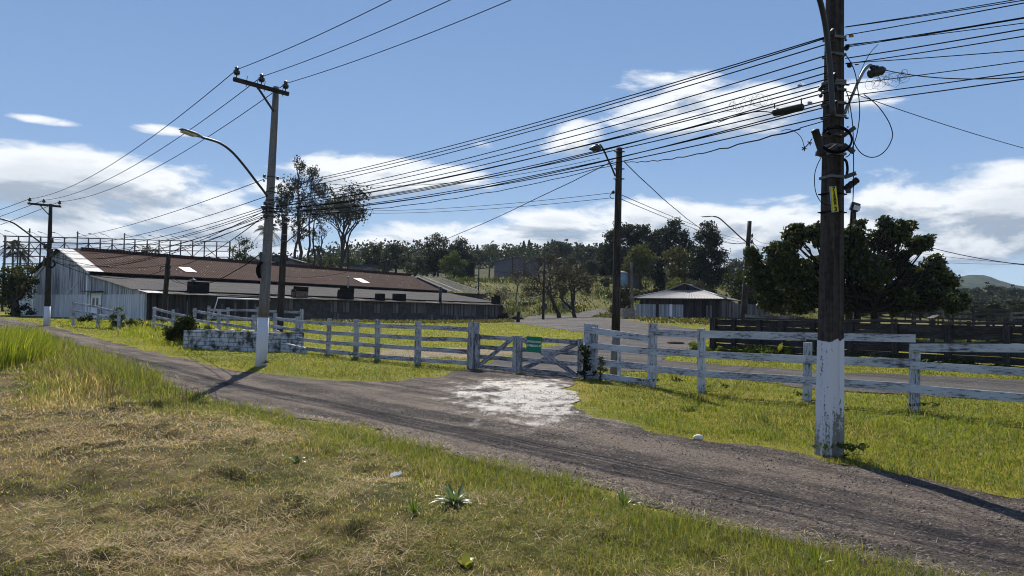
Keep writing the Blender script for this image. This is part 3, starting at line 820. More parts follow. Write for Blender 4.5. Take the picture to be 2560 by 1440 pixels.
# long front: timber stretch, then masonry
t1 = bt(664); t2 = BL - .1
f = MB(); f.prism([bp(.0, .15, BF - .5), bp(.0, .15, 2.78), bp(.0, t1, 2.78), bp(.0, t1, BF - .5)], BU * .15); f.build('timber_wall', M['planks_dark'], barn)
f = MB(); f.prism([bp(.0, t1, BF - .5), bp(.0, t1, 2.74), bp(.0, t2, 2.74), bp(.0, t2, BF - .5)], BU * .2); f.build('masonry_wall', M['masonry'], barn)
f = MB(); f.prism([bp(.0, t2, BF - .5), bp(.0, t2, 2.78), bp(S1, t2, ZL), bp(S1, t2, ZE), bp(SR, t2, ZR - .12), bp(S2, t2, ZE), bp(26, t2, 2.8), bp(26, t2, BF - .5)], BV * -.15); f.build('rear_gable_wall', M['masonry'], barn)
f = MB(); f.prism([bp(26, .15, BF - .5), bp(26, .15, 2.78), bp(26, t2, 2.78), bp(26, t2, BF - .5)], BU * -.15); f.build('back_wall', M['planks_dark'], barn)
f = MB(); f.prism([bp(S1, .15, ZL - .3), bp(S1, .15, ZE - .04), bp(S1, t2, ZE - .04), bp(S1, t2, ZL - .3)], BU * .1); f.build('clerestory_board', M['soot'], barn)
for k in range(9):                               # loose paler boards on the timber stretch
    px = (392, 420, 446, 470, 512, 556, 590, 618, 640)[k]; t = bt(px)
    c = MB(); c.board(bp(-.03, t, BF - .2), bp(-.03, t + rnd.uniform(-.06, .06), rnd.uniform(1.5, 2.6)), rnd.uniform(.14, .26), .03, BV); c.build('board', M['planks_brown'], barn)
for x0, x1, z0, z1 in ((714, 738, 1.65, 2.62), (827, 847, 1.45, 2.6), (858, 878, 1.5, 2.55), (936, 956, 1.45, 2.45), (983, 1000, 1.45, 2.55), (1028, 1064, 1.5, 2.6), (1100, 1121, 1.35, 2.66), (1122, 1146, 1.25, 2.62), (1148, 1190, 1.2, 2.64), (1210, 1224, 1.35, 2.6), (1226, 1246, 1.1, 2.62)):
    a, b = bt(x0), bt(x1)
    c = MB(); c.prism([bp(-.04, a, z0), bp(-.04, a, z1), bp(-.04, b, z1), bp(-.04, b, z0)], BU * .05); sh = c.build('shutter', M['planks_brown'], barn)
    if z0 > 1.3:
        q = MB(); q.board(bp(-.06, a - .15, z0 - .05), bp(-.06, b + .15, z0 - .05), .09, .08); q.build('sill', M['masonry'], sh)
for x0, x1 in ((836, 848), (1072, 1084), (1136, 1148), (1210, 1222)):
    a, b = bt(x0), bt(x1)
    c = MB(); c.prism([bp(-.035, a, BF - .2), bp(-.035, a, 1.35), bp(-.035, b, 1.35), bp(-.035, b, BF - .2)], BU * .05); c.build('door_leaf', M['planks_brown'], barn)
for px in (900, 1062):
    c = MB(); c.tube([bp(-.07, bt(px), BF), bp(-.07, bt(px), 2.7)], .04, 6); c.build('downpipe', M['galv'], barn)
# roofs
r = MB(); sheet(r, SR, ZR, S1 - .55, ZE - .16, .9, BL - 1.6, .30, .018, .05); r.build('main_roof', M['roof_rust'], barn)
r = MB(); sheet(r, SR, ZR, S2 + .5, ZE - .16, -.35, BL - 1.6, .23, .02, .12); r.build('rear_roof', M['roof_rust'], barn)
r = MB(); sheet(r, SR, ZR + .03, S1 - .62, ZE - .15, -.4, .95, .3, .012, .06); r.build('pale_roof_strip', M['roof_pale'], barn)
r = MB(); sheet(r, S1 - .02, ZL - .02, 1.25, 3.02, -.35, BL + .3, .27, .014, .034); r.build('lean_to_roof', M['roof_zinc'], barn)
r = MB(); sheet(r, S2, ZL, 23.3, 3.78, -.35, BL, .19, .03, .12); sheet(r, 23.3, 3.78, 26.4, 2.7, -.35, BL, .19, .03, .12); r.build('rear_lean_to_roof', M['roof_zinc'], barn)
r = MB(); sheet(r, 1.6, 2.93, -.55, 2.66, bt(540), BL + .9, .22, .011, .04); r.build('patched_awning', M['roof_patch'], barn)
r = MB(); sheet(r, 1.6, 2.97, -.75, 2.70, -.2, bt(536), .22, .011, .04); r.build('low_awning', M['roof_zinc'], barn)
r = MB(); sheet(r, .95, 2.93, -.82, 2.74, -.25, bt(402), .5, .01, .1); r.build('pale_awning_sheet', M['roof_pale'], barn)
r = MB(); r.board(bp(S1 - .6, 1.6, ZE - .26), bp(S1 - .6, BL - 1.6, ZE - .26), .14, .05); r.build('fascia', M['soot'], barn)
r = MB()
for k in range(2): r.board(bp(SR - (.02 if k else -.02), 1.6, ZR + .03), bp(SR - (.02 if k else -.02), BL - 1.6, ZR + .03), .03, .5, BU if k else -BU)
for k in range(16): r.box(bp(S1 + rnd.uniform(.2, 4.8), rnd.uniform(3, BL - 4), 0) + Vector((0, 0, 20)), (.001, 0, 0), (0, .001, 0), (0, 0, .001)) if False else None
r.build('ridge_cap', M['roof_rust'], barn)
def roofz(s): return ZE - .16 + (s - (S1 - .55)) * (ZR - ZE + .16) / (SR - S1 + .55)
for px, s0, s1, w in ((468, 11.9, 10.6, 1.15), (905, 12.1, 10.5, 1.3)):
    k = (px - 1280) / FPX; t = (BO.x + BU.x * 11.2 - k * (BO.y + BU.y * 11.2)) / (k * BV.y - BV.x)
    c = MB(); c.face([bp(s0, t - w / 2, roofz(s0) + .05), bp(s0, t + w / 2, roofz(s0) + .05), bp(s1, t + w / 2, roofz(s1) + .05), bp(s1, t - w / 2, roofz(s1) + .05)])
    c.face([bp(s0, t - w / 2, roofz(s0) + .02), bp(s1, t - w / 2, roofz(s1) + .02), bp(s1, t + w / 2, roofz(s1) + .02), bp(s0, t + w / 2, roofz(s0) + .02)])
    c.build('skylight', M['skylight'], barn)
c = MB()                                         # small bright flecks scattered over the rusty sheet
for k in range(130):
    s, t = rnd.uniform(S1, SR - .2), rnd.uniform(2, BL - 2); w = rnd.uniform(.015, .045)
    c.face([bp(s + w * .6, t - w, roofz(s + w * .6) + .035), bp(s + w * .6, t + w, roofz(s + w * .6) + .035), bp(s - w * .6, t + w, roofz(s - w * .6) + .035), bp(s - w * .6, t - w, roofz(s - w * .6) + .035)])
o = c.build('roof_speckle', M['skylight'], barn); o['kind'] = 'stuff'
# flues and chimneys standing on the awning
def flue(px, w, h, mt, s=.7, z=2.80, cap=True, lab=None):
    t = bt(px)
    c = MB(); c.box(bp(s, t, z + h / 2 - .05), BV * w / 2, BU * .38, (0, 0, h / 2)); ch = c.build('chimney', mt, barn)
    if cap:
        q = MB()
        for k in range(5): q.box(bp(s, t + w * (k - 2) / 4.6, z + h + rnd.uniform(.0, .1)), BV * w * .08, BU * .3, (0, 0, .12))
        q.board(bp(s - .2, t - w * .62, z + h + .16), bp(s - .2, t + w * .62, z + h + .13), .04, .5, BU); q.build('chimney_cap', M['soot'], ch)
flue(514, 1.5, 1.0, M['soot'], 1.1, 2.85, False)
flue(761, 1.35, .62, M['brick_chimney']); flue(876, 1.5, .72, M['soot']); flue(962, .75, .75, M['soot'], cap=False); flue(1010, 1.35, .82, M['soot'], cap=False); flue(1254, 1.0, .75, M['soot'], .9)
def pipe(px, z0, z1, r_, s, mt, cap=True):
    k = (px - 1280) / FPX; t = (BO.x + BU.x * s - k * (BO.y + BU.y * s)) / (k * BV.y - BV.x)
    c = MB(); c.tube([bp(s, t, z0), bp(s, t, z1)], r_, 8); p_ = c.build('stovepipe', mt, barn)
    if cap: q = MB(); q.lathe(bp(s, t, z1), [(r_ * 2.0, .0), (r_ * 2.1, .03), (.02, .14)], 8); q.build('pipe_cap', mt, p_)
pipe(870, 2.9, 5.0, .07, 1.2, M['galv']); pipe(1101, 2.7, 4.6, .17, .5, M['steel_dark'], False); pipe(482, 2.9, 3.95, .16, 1.9, M['galv']); pipe(482, 3.95, 4.5, .05, 1.9, M['galv'], False); pipe(738, 2.8, 3.55, .05, .3, M['steel_dark'], False)
c = MB(); c.tube([bp(-.9, bt(517), BF + .3), bp(-.9, bt(530), 2.50), bp(-.9, bt(660), 2.45)], .06, 6); c.build('white_pipe', M['white_paint'], barn)

# grey shed behind the barn's far end
sh = thing('shed', onground(1120, 112), 'low shed with pale patched tin roof behind the barn end', 'shed')
A, B_, C_, D_ = at(1030, 692, 112), at(1098, 692, 122), at(1222, 733, 112), at(1105, 728, 100)
c = MB(); K = 14
for k in range(K):
    for (P, Q, P2, Q2) in ((A, B_, D_, C_),):
        a0, a1 = k / K, (k + 1) / K; dz = .05 * ((k % 3) - 1) + .03
        c.face([P.lerp(Q, a0) + Vector((0, 0, dz)), P.lerp(Q, a1) + Vector((0, 0, dz)), P2.lerp(Q2, a1) + Vector((0, 0, dz)), P2.lerp(Q2, a0) + Vector((0, 0, dz))], [(a0 * 12, 0), (a1 * 12, 0), (a1 * 12, 7), (a0 * 12, 7)])
c.build('roof', M['roof_patch'], sh)
c = MB()
lo = lambda p, zz: Vector((p.x, p.y, zz))
zb = tzf(0, 100) - .5
c.prism([lo(D_, zb) + Vector((0, .5, 0)), D_ + Vector((0, .5, -.15)), C_ + Vector((-.4, .5, -.15)), lo(C_, zb) + Vector((-.4, .5, 0))], Vector((0, .2, 0))); c.prism([lo(A, zb), A + Vector((0, 0, -.2)), D_ + Vector((0, .8, -.2)), lo(D_, zb) + Vector((0, .8, 0))], Vector((.2, 0, 0)))
c.build('wall', M['planks_dark'], sh)

# ------------------------------------------------------------------ hipped pavilion
PO = Vector((13.0, 72.6, 0)); PU = Vector((8.2, -4.0, 0)).normalized(); PV = Vector((-PU.y, PU.x, 0))
PW, PD, PZ0, PE, PR = 9.4, 10.6, 1.05, 3.5, 5.15
def pp(u, v, z): return PO + PU * u + PV * v + Vector((0, 0, z))
pav = thing('pavilion', pp(0, 0, PZ0), 'low wooden pavilion with hipped grey tin roof and pale double doors', 'pavilion')
c = MB(); c.prism([pp(.5, .5, PZ0 - .4), pp(.5, .5, PE - .1), pp(PW - .5, .5, PE - .1), pp(PW - .5, .5, PZ0 - .4)], PV * .12); c.build('front_wall', M['planks_dark'], pav)
c = MB(); c.prism([pp(PW - .5, .5, PZ0 - .4), pp(PW - .5, .5, PE - .1), pp(PW - .5, PD - .5, PE - .1), pp(PW - .5, PD - .5, PZ0 - .4)], PU * -.12); c.build('side_wall', M['planks_brown'], pav)
c = MB(); c.prism([pp(.5, .5, PZ0 - .4), pp(.5, .5, PE - .1), pp(.5, PD - .5, PE - .1), pp(.5, PD - .5, PZ0 - .4)], PU * .12); c.prism([pp(.5, PD - .6, PZ0 - .4), pp(.5, PD - .6, PE - .1), pp(PW - .5, PD - .6, PE - .1), pp(PW - .5, PD - .6, PZ0 - .4)], PV * .1); c.build('rear_wall', M['planks_dark'], pav)
def ppx(px):
    k = (px - 1280) / FPX; o = PO + PV * .45
    return (o.x - k * o.y) / (k * PU.y - PU.x)
for a, b in ((1591, 1640), (1648, 1709)):
    u0, u1 = ppx(a), ppx(b)
    c = MB(); c.prism([pp(u0, .42, PZ0 + .12), pp(u0, .42, 2.86), pp(u1, .42, 2.86), pp(u1, .42, PZ0 + .12)], PV * .06); dr = c.build('door', M['planks_door'], pav)
u0 = ppx(1678); c = MB(); c.board(pp(u0, .40, PZ0 + .1), pp(u0, .40, 2.88), .26, .04, PU); c.build('pale_board', M['white_paint'], dr)
u0, u1 = ppx(1766), ppx(1781); c = MB(); c.prism([pp(u0, .40, PZ0), pp(u0, .40, 2.8), pp(u1, .40, 2.8), pp(u1, .40, PZ0)], PV * .06); c.build('side_door', M['planks_brown'], pav)
def psheet(mb, tl, tr, bl, br, K, amp=.03, cyc=1.0):
    i0 = len(mb.v); n = (tr - tl).cross(bl - tl)
    if n.length < 1e-6: n = (br - bl).cross(tl - bl)
    n.normalize()
    if n.z < 0: n = -n
    for k in range(K + 1):
        q = k / K; a = amp * math.sin(q * K * math.pi / 2 * cyc)
        for P, Q in ((tl, tr), (bl, br)): mb.v.append(tuple(P.lerp(Q, q) + n * a))
    for k in range(K):
        a = i0 + 2 * k; mb.f.append([a, a + 1, a + 3, a + 2]); L = (br - bl).length
        mb.uv.append([(L * k / K, 0), (L * k / K, 4), (L * (k + 1) / K, 4), (L * (k + 1) / K, 0)]); mb.sm.append(False)
e0, e1, e2, e3 = pp(-.1, -.1, PE), pp(PW + .1, -.1, PE), pp(PW + .1, PD + .1, PE), pp(-.1, PD + .1, PE)
gz0 = 4.45; gl, gr_ = pp(2.9, 3.2, gz0), pp(PW - 2.9, 3.2, gz0); ap, bpk = pp(PW / 2, 3.0, PR), pp(PW / 2, PD - 4.0, PR)
c = MB(); psheet(c, gl, gr_, e0, e1, 120, .022); c.build('front_roof', M['roof_light'], pav)
c = MB(); psheet(c, gr_, pp(PW / 2 + .9, PD - 4.0, PR - .4), e1, e2, 110, .022); psheet(c, ap, bpk, gr_, pp(PW / 2 + .9, PD - 4.0, PR - .4), 60, .02); c.build('side_roof', M['roof_light'], pav)
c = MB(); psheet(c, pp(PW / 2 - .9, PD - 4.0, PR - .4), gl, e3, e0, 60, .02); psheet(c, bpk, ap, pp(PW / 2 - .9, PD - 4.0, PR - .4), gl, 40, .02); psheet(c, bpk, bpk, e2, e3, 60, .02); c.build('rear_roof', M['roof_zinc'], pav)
c = MB(); c.prism([gl + PV * .15, ap + PV * .15, gr_ + PV * .15], PV * .08); c.build('gablet', M['planks_dark'], pav)
c = MB(); c.board(ap + Vector((0, 0, .05)), gl - PU * .2, .08, .12); c.board(ap + Vector((0, 0, .05)), gr_ + PU * .2, .08, .12)
c.tube([gr_, e1 + Vector((0, 0, .04))], .07, 6); c.tube([gl, e0 + Vector((0, 0, .04))], .07, 6); c.tube([ap, bpk], .07, 6); c.build('ridge_cap', M['galv'], pav)
# plank screen beside the pavilion
a, b = pp(PW - .4, 3.5, 0), at(1926, 790, 78)
scr = thing('plank_fence', (a.x, a.y, 1.0), 'tall dark plank fence running on from the pavilion wall under the big tree', 'fence')
c = MB(); zt, ze = 3.15, 3.05
c.prism([Vector((a.x, a.y, .8)), Vector((a.x, a.y, zt)), Vector((b.x, b.y, ze)), Vector((b.x, b.y, .8))], Vector((.05, .12, 0))); c.build('board_panel', M['planks_brown'], scr)

# ------------------------------------------------------------------ other buildings and yard objects
def house(name, label, px0, px1, ytop, D, ybase, roof_over, mt, rmat, gable=True, cat='building', depth=8):
    l, r_ = at(px0, ytop, D), at(px1, ytop, D); zb = min(tzf(l.x, D), tzf(r_.x, D)) - 1
    h = thing(name, ((l.x + r_.x) / 2, D, zb), label, cat)
    w = r_.x - l.x; zt = l.z
    c = MB(); c.box(((l.x + r_.x) / 2, D + depth / 2, (zb + zt) / 2), (w / 2, 0, 0), (0, depth / 2, 0), (0, 0, (zt - zb) / 2)); c.build('wall', mt, h)
    rz = roof_over
    c = MB(); m = (l.x + r_.x) / 2
    if gable:
        P = [(l.x - .5, zt - .05), (m, zt + rz), (r_.x + .5, zt - .05)]
        for (xa, za), (xb, zb_) in ((P[0], P[1]), (P[1], P[2])):
            c.prism([(xa, D - .6, za), (xb, D - .6, zb_), (xb, D - .6, zb_ + .18), (xa, D - .6, za + .18)], Vector((0, depth + 1.2, 0)))
        g = MB(); g.prism([(l.x, D + .01, zt), (m, D + .01, zt + rz - .05), (r_.x, D + .01, zt)], Vector((0, .2, 0))); g.build('gable', mt, h)
    else:
        c.box((m, D + depth / 2, zt + rz / 2), (w / 2 + .5, 0, 0), (0, depth / 2 + .6, 0), (0, 0, rz / 2))
    c.build('roof', rmat, h)
    return h, l, r_, zt, zb
h, l, r_, zt, zb = house('farm_store', 'small dark building with lettering and sloping roof behind the barn ridge', 652, 736, 651, 130, 665, 1.0, M['wall_grey'], M['steel_dark'], True, 'building', 9)
def text(name, s, loc, size, mt, parent, rot=(math.pi / 2, 0, 0), ext=.01, align='CENTER', bold=0.0, sx=1.0, shear=0.0):
    cu = bpy.data.curves.new(name, 'FONT'); cu.body = s; cu.size = size; cu.extrude = ext; cu.align_x = align; cu.align_y = 'CENTER'; cu.offset = bold; cu.shear = shear
    cu.materials.append(mt)
    tmp = bpy.data.objects.new(name, cu); COL.objects.link(tmp); bpy.context.view_layer.update()
    me = bpy.data.meshes.new_from_object(tmp.evaluated_get(bpy.context.evaluated_depsgraph_get())); bpy.data.objects.remove(tmp); me.name = name
    if not me.materials: me.materials.append(mt)
    o = bpy.data.objects.new(name, me); o.rotation_euler = rot; o.scale = (sx, 1, 1); o.location = Vector(loc) - ORG[parent.name]
    return finish(o, parent)
p_ = at(688, 645, 129.8)
board_ = MB(); board_.box(p_ + Vector((.2, .1, 0)), (2.2, 0, 0), (0, .06, 0), (0, 0, .55)); sb = board_.build('signboard', M['steel_dark'], h)
text('lettering', 'RNE', p_ + Vector((-.2, -.02, .05)), .95, M['wall_mauve'], sb, ext=.02)
q = at(694, 655, 129.8); c = MB(); c.box(q, (.35, 0, 0), (0, .05, 0), (0, 0, .35)); c.build('window', M['glass_dark'], h)
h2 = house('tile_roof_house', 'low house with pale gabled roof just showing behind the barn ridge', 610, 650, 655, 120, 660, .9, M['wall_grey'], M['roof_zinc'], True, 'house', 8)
h3 = house('warehouse', 'wide mauve grey warehouse with shallow roof below the distant pines', 1236, 1345, 655, 215, 690, 1.8, M['wall_mauve'], M['wall_mauve'], True, 'warehouse', 20)
h4 = house('hut', 'small open dark hut beside the yellowish bush on the hill', 1150, 1184, 657, 150, 690, .35, M['soot'], M['steel_dark'], False, 'hut', 5)
c = MB(); l = at(1158, 668, 149.9); c.box(l, (.35, 0, 0), (0, .04, 0), (0, 0, .6)); c.build('lit_opening', M['wall_grey'], h4[0])  # pale slab on the hut front; the opening's light is in its colour
h5 = house('low_building', 'long low flat roofed building with pale wall behind the barn roof', 876, 930, 664, 140, 680, .25, M['wall_grey'], M['steel_dark'], False, 'building', 6)
h6 = house('grey_outbuilding', 'grey block outbuilding beside the blue water tank', 1566, 1600, 686, 128, 730, .2, M['wall_mauve'], M['wall_grey'], False, 'building', 5)
b0 = at(1551, 730, 122); tk = thing('water_tank', (b0.x, b0.y, tzf(b0.x, b0.y)), 'pale blue cylindrical water tank behind the wooden lamp pole', 'tank')
zt = at(1551, 683, 122).z; zb = tzf(b0.x, b0.y) - .3
c = MB(); c.lathe((b0.x, b0.y, zb), [(1.2, 0), (1.25, .2), (1.2, (zt - zb) * .5), (1.25, (zt - zb) * .52), (1.2, zt - zb)], 20); c.build('body', M['tank_blue'], tk)
c = MB(); c.lathe((b0.x, b0.y, zt), [(1.32, 0), (1.32, .12), (.3, .4), (.05, .42)], 20); c.build('lid', M['plastic_white'], tk)
b0 = gp(1571, 797); cb = thing('concrete_block', b0, 'squat stained concrete block at the foot of the thin post', 'block')
c = MB(); c.box(b0 + Vector((0, .6, .45)), (.62, .05, 0), (-.05, .6, 0), (0, 0, .55)); c.build('block_body', M['concrete_block'], cb)
c = MB(); c.box(b0 + Vector((0, .6, 1.02)), (.55, .05, 0), (-.05, .52, 0), (0, 0, .03)); c.build('cap', M['concrete_block'], cb)
b0 = gp(1295, 806); st = MB(); st.tube([b0 - Vector((0, 0, .2)), b0 + Vector((0, 0, .5)), b0 + Vector((.02, 0, 1.05)), b0 + Vector((.02, 0, 1.08))], [.2, .18, .17, .12], 9)
tag(st.build('stump_post', M['wood_pole'], None), 'short dark timber stump standing beside the barn corner', 'post')
b0 = gp(1278, 800); st = MB()
for k in range(16):
    p = b0 + Vector((rnd.uniform(-1.2, 1.2), rnd.uniform(.5, 1.8), .1 + rnd.random() * .75 * (1 - abs(rnd.uniform(-1, 1)))))
    st.box(p, Vector((rnd.uniform(.2, .55), rnd.uniform(-.2, .2), rnd.uniform(-.2, .2))), Vector((0, rnd.uniform(.15, .35), .1)), Vector((0, -.06, rnd.uniform(.12, .3))))
tag(st.build('rubble_heap', M['soot'], None), 'dark heap of rubble piled against the barn corner', 'rubble')
# ------------------------------------------------------------------ poles
def lamp_head(parent, a, b, w, mt='galv'):
    """flat street lamp head from neck a to nose b"""
    a, b = Vector(a), Vector(b); d = (b - a); L = d.length; d.normalize(); sd_ = d.cross(Vector((0, 0, 1))).normalized(); up = sd_.cross(d)
    c = MB(); n = 10; prof = [(0, .28, .5), (.12, .45, .9), (.3, .8, 1.0), (.55, 1.0, .9), (.8, .95, .6), (1.0, .7, .3)]
    i0 = 0
    for q, ww, hh in prof:
        for j in range(n):
            an = 2 * math.pi * j / n
            c.v.append(tuple(a + d * (L * q) + sd_ * (math.cos(an) * w * ww / 2) + up * (math.sin(an) * w * .32 * hh / 2 + w * .06)))
    for k in range(len(prof) - 1):
        for j in range(n):
            c.f.append([k * n + j, k * n + (j + 1) % n, (k + 1) * n + (j + 1) % n, (k + 1) * n + j]); c.uv.append([(0, 0)] * 4); c.sm.append(True)
    c.f.append(list(range(n))); c.uv.append([(0, 0)] * n); c.sm.append(False)
    e = (len(prof) - 1) * n; c.f.append(list(range(e, e + n))); c.uv.append([(0, 0)] * n); c.sm.append(False)
    h = c.build('lamp_head', M[mt], parent)
    g = MB(); g.box(a + d * L * .62 - up * w * .10, d * L * .3, sd_ * w * .36, up * w * .04); g.build('lens', M['lamp_glass'], h)
    return h
def insulator(parent, p, s=1.0, axis=(0, 0, 1)):
    c = MB(); c.lathe(p, [(.012 * s, -.16 * s), (.012 * s, 0), (.06 * s, .005 * s), (.085 * s, .04 * s), (.08 * s, .10 * s), (.045 * s, .12 * s), (.05 * s, .15 * s), (.055 * s, .18 * s), (.02 * s, .21 * s)], 9, axis)
    return c.build('insulator', M['insulator'], parent)
def band(parent, p, r_, mt='band', h=.035, ax=(0, 0, 1)):
    c = MB(); ax = Vector(ax).normalized(); c.tube([Vector(p) - ax * h / 2, Vector(p) + ax * h / 2], r_, 12); return c.build('clamp_band', M[mt], parent)

# --- the big near pole
D1 = 8.28
b1 = gp(2073, 1140)
top1 = Vector((b1.x + .115, b1.y + .03, 8.45))
P1 = thing('utility_pole', b1, 'tall dark concrete utility pole with white painted base and yellow number plate', 'utility pole')
def p1(z): return b1.lerp(top1, (z - b1.z) / (8.45 - b1.z))
def p1w(z): return .268 - .138 * (z / 8.45)
def grooved(z0, z1, name, mt, ex=0.0, n=10):
    c = MB(); prof = [(-.5, -.42), (-.42, -.5), (-.2, -.5), (-.14, -.40), (.14, -.40), (.2, -.5), (.42, -.5), (.5, -.42), (.5, .42), (.42, .5), (-.42, .5), (-.5, .42)]
    ra = R(14); ca, sa = math.cos(ra), math.sin(ra); m = len(prof)
    for k in range(n + 1):
        z = z0 + (z1 - z0) * k / n; w = p1w(z) + ex; o = p1(z)
        for x, y in prof: c.v.append((o.x + (x * ca - y * sa * .85) * w, o.y + (x * sa + y * ca * .85) * w, z + (rnd.uniform(-.03, .02) if ex and k == n else 0)))
    for k in range(n):
        for j in range(m):
            c.f.append([k * m + j, k * m + (j + 1) % m, (k + 1) * m + (j + 1) % m, (k + 1) * m + j]); c.uv.append([(0, 0)] * 4); c.sm.append(False)
    c.f.append(list(range(m))[::-1]); c.uv.append([(0, 0)] * m); c.sm.append(False)
    c.f.append(list(range(n * m, n * m + m))); c.uv.append([(0, 0)] * m); c.sm.append(False)
    return c.build(name, M[mt], P1)
ZP = at(2080, 851, D1).z
grooved(ZP - .02, 8.45, 'shaft', 'concrete_dark'); grooved(-.3, ZP, 'painted_base', 'paint_worn', .006)
def z1(zx, zy, d=0.0): return at(1880 + zx / 2.666, zy / 2.666, D1 + d)
for zy, mt in ((200, 'band'), (318, 'band'), (500, 'band'), (520, 'band'), (560, 'steel_dark'), (650, 'band'), (740, 'band'), (870, 'steel_dark'), (942, 'band'), (998, 'band'), (1155, 'band')):
    z = z1(560, zy).z; o = p1(z); c = MB(); w = p1w(z) * .5 + .012; ra = R(14)
    c.box((o.x, o.y, z), (w * math.cos(ra), w * math.sin(ra), 0), (-w * math.sin(ra) * .9, w * math.cos(ra) * .9, 0), (0, 0, .016)); c.build('clamp_band', M[mt], P1)
# number plate
f_ = -.5 * p1w(4.9) - .035
pa, pb = z1(541, 1246, -.16), z1(557, 1408, -.16)
mid = (pa + pb) / 2; ang = math.atan2(pb.x - pa.x, pa.z - pb.z)
ux = Vector((math.cos(ang), 0, math.sin(ang))); uz = Vector((-math.sin(ang), 0, math.cos(ang)))
Lp = (pa - pb).length
c = MB(); c.box(mid + Vector((0, .012, 0)), ux * .040, uz * (Lp / 2 + .010), (0, .006, 0)); npl = c.build('number_plate', M['plate_rim'], P1)
c = MB(); c.box(mid, ux * .033, uz * Lp / 2, (0, .008, 0)); c.build('plate_face', M['plate_yellow'], npl)
for k, ch in enumerate('715093'):
    text('digit', ch, mid + uz * (Lp * (.5 - (k + .5) / 6)) + Vector((0, -.012, 0)), .064, M['ink'], npl, rot=(math.pi / 2, -ang, 0), ext=.002, bold=.0024, sx=1.05)
for zy in (1270, 1395):
    z = z1(550, zy).z; o = p1(z); c = MB(); w = p1w(z) * .5 + .006; c.box((o.x, o.y, z), (w, .08, 0), (-.06, w * .9, 0), (0, 0, .006)); c.build('wire_tie', M['cable'], P1)
# lamp arms
c = MB(); c.tube(curve3([z1(540, 775, -.2), z1(527, 560, -.2), z1(517, 420, -.21), z1(500, 250, -.25), z1(478, 110, -.32), z1(445, -20, -.42), z1(390, -150, -.55), z1(280, -290, -.8), z1(150, -370, -1.1)], 5), .032, 10); c.build('lamp_arm', M['steel_dark'], P1)
lamp_head(P1, z1(150, -370, -1.1), z1(-60, -400, -1.5), .26)
c = MB(); c.tube(curve3([z1(618, 755, .15), z1(655, 660, .2), z1(700, 560, .25), z1(742, 478, .3), z1(768, 446, .32), z1(790, 436, .33), z1(803, 452, .33)], 5), .021, 10); c.build('lamp_bracket', M['galv'], P1)
c = MB(); a, b = z1(786, 494, .33), z1(888, 462, .36); d = (b - a)
c.tube([z1(800, 440, .33), z1(812, 480, .33)], .035, 8); c.tube([a, a.lerp(b, .2), a.lerp(b, .75), b], [.055, .05, .06, .022], 8); c.tube([z1(825, 470, .33), z1(828, 442, .33)], .034, 8); c.build('lamp_head', M['black_plastic'], P1)
# crossarm above the frame
cz = 8.2; cA, cB = Vector((b1.x - .62, b1.y - .45, cz)), Vector((b1.x + 1.0, b1.y + .75, cz))
c = MB(); c.board(cA, cB, .1, .09); c.build('crossarm', M['wood_pole'], P1)
HV1 = []
for q in (.05, .5, .95):
    p = cA.lerp(cB, q) + Vector((0, 0, .12)); insulator(P1, p, .9); HV1.append(p + Vector((0, 0, .13)))
# clamps, clevises and connectors
for zx, zy, sx, sy, d in ((545, 215, 26, 60, -.12), (478, 575, 34, 12, -.02), (463, 590, 10, 40, -.02), (462, 636, 16, 28, -.02), (485, 680, 9, 30, -.02), (492, 718, 22, 9, -.02), (655, 432, 28, 36, .05), (700, 428, 26, 10, .05), (634, 786, 22, 14, .02), (640, 565, 26, 10, .02), (490, 806, 18, 10, -.02), (636, 315, 10, 44, .05), (545, 520, 26, 80, -.14), (560, 585, 30, 50, -.14), (640, 845, 14, 10, 0), (628, 265, 12, 16, .05), (500, 850, 20, 12, -.02), (560, 690, 20, 50, -.14)):
    p = z1(zx, zy, d); k = 1 / 2.666 / FPX * D1
    c = MB(); c.tube([p + Vector((-sx * k / 2, 0, 0)), p + Vector((-sx * k / 4, .01, .0)), p + Vector((sx * k / 4, .01, 0)), p + Vector((sx * k / 2, 0, 0))], [sy * k * .28, sy * k * .5, sy * k * .45, sy * k * .22], 7); c.build('connector', M['black_plastic'], P1)
def sleeve(pa, pb, r_, name='splice_box'):
    pa, pb = Vector(pa), Vector(pb); c = MB(); d = (pb - pa)
    c.tube([pa, pa + d * .03, pa + d * .08, pa + d * .1, pa + d * .9, pa + d * .92, pa + d * .97, pb], [r_ * .5, r_ * .95, r_ * 1.08, r_ * .95, r_ * .95, r_ * 1.08, r_ * .95, r_ * .5], 12)
    o = c.build(name, M['black_plastic'], P1)
    for q in (.25, .5, .75):
        e = MB(); e.tube([pa + d * (q - .012), pa + d * (q + .012)], r_ * 1.03, 12); e.build('rib', M['black_plastic'], o)
    return o
sleeve(z1(418, 862, -.05), z1(474, 1040, -.05), .047); sleeve(z1(702, 1195, .1), z1(622, 1262, .1), .043)
for (a, b) in (((600, 910), (685, 850)), ((610, 965), (680, 1015)), ((500, 880), (540, 900)), ((505, 1010), (570, 970)), ((620, 1180), (690, 1155)), ((425, 1022), (490, 1035)), ((628, 1275), (655, 1272)), ((470, 885), (520, 905))):
    c = MB(); c.board(z1(*a, -.06), z1(*b, -.06), .05, .03); c.build('bracket', M['steel_dark'], P1)
def loop(pts, r_=.006, d=0.0, name='cable_loop'):
    c = MB(); c.tube(curve3([z1(x, y, d + rnd.uniform(-.03, .03)) for x, y in pts], 6), r_, 5); return c.build(name, M['cable'], P1)
for k in range(3): loop([(560 + 105 * math.cos(a), 930 + (78 + 6 * k) * math.sin(a)) for a in np.linspace(-2.6 + k * .1, 2.5, 10)], .012, -.19 + .02 * k)
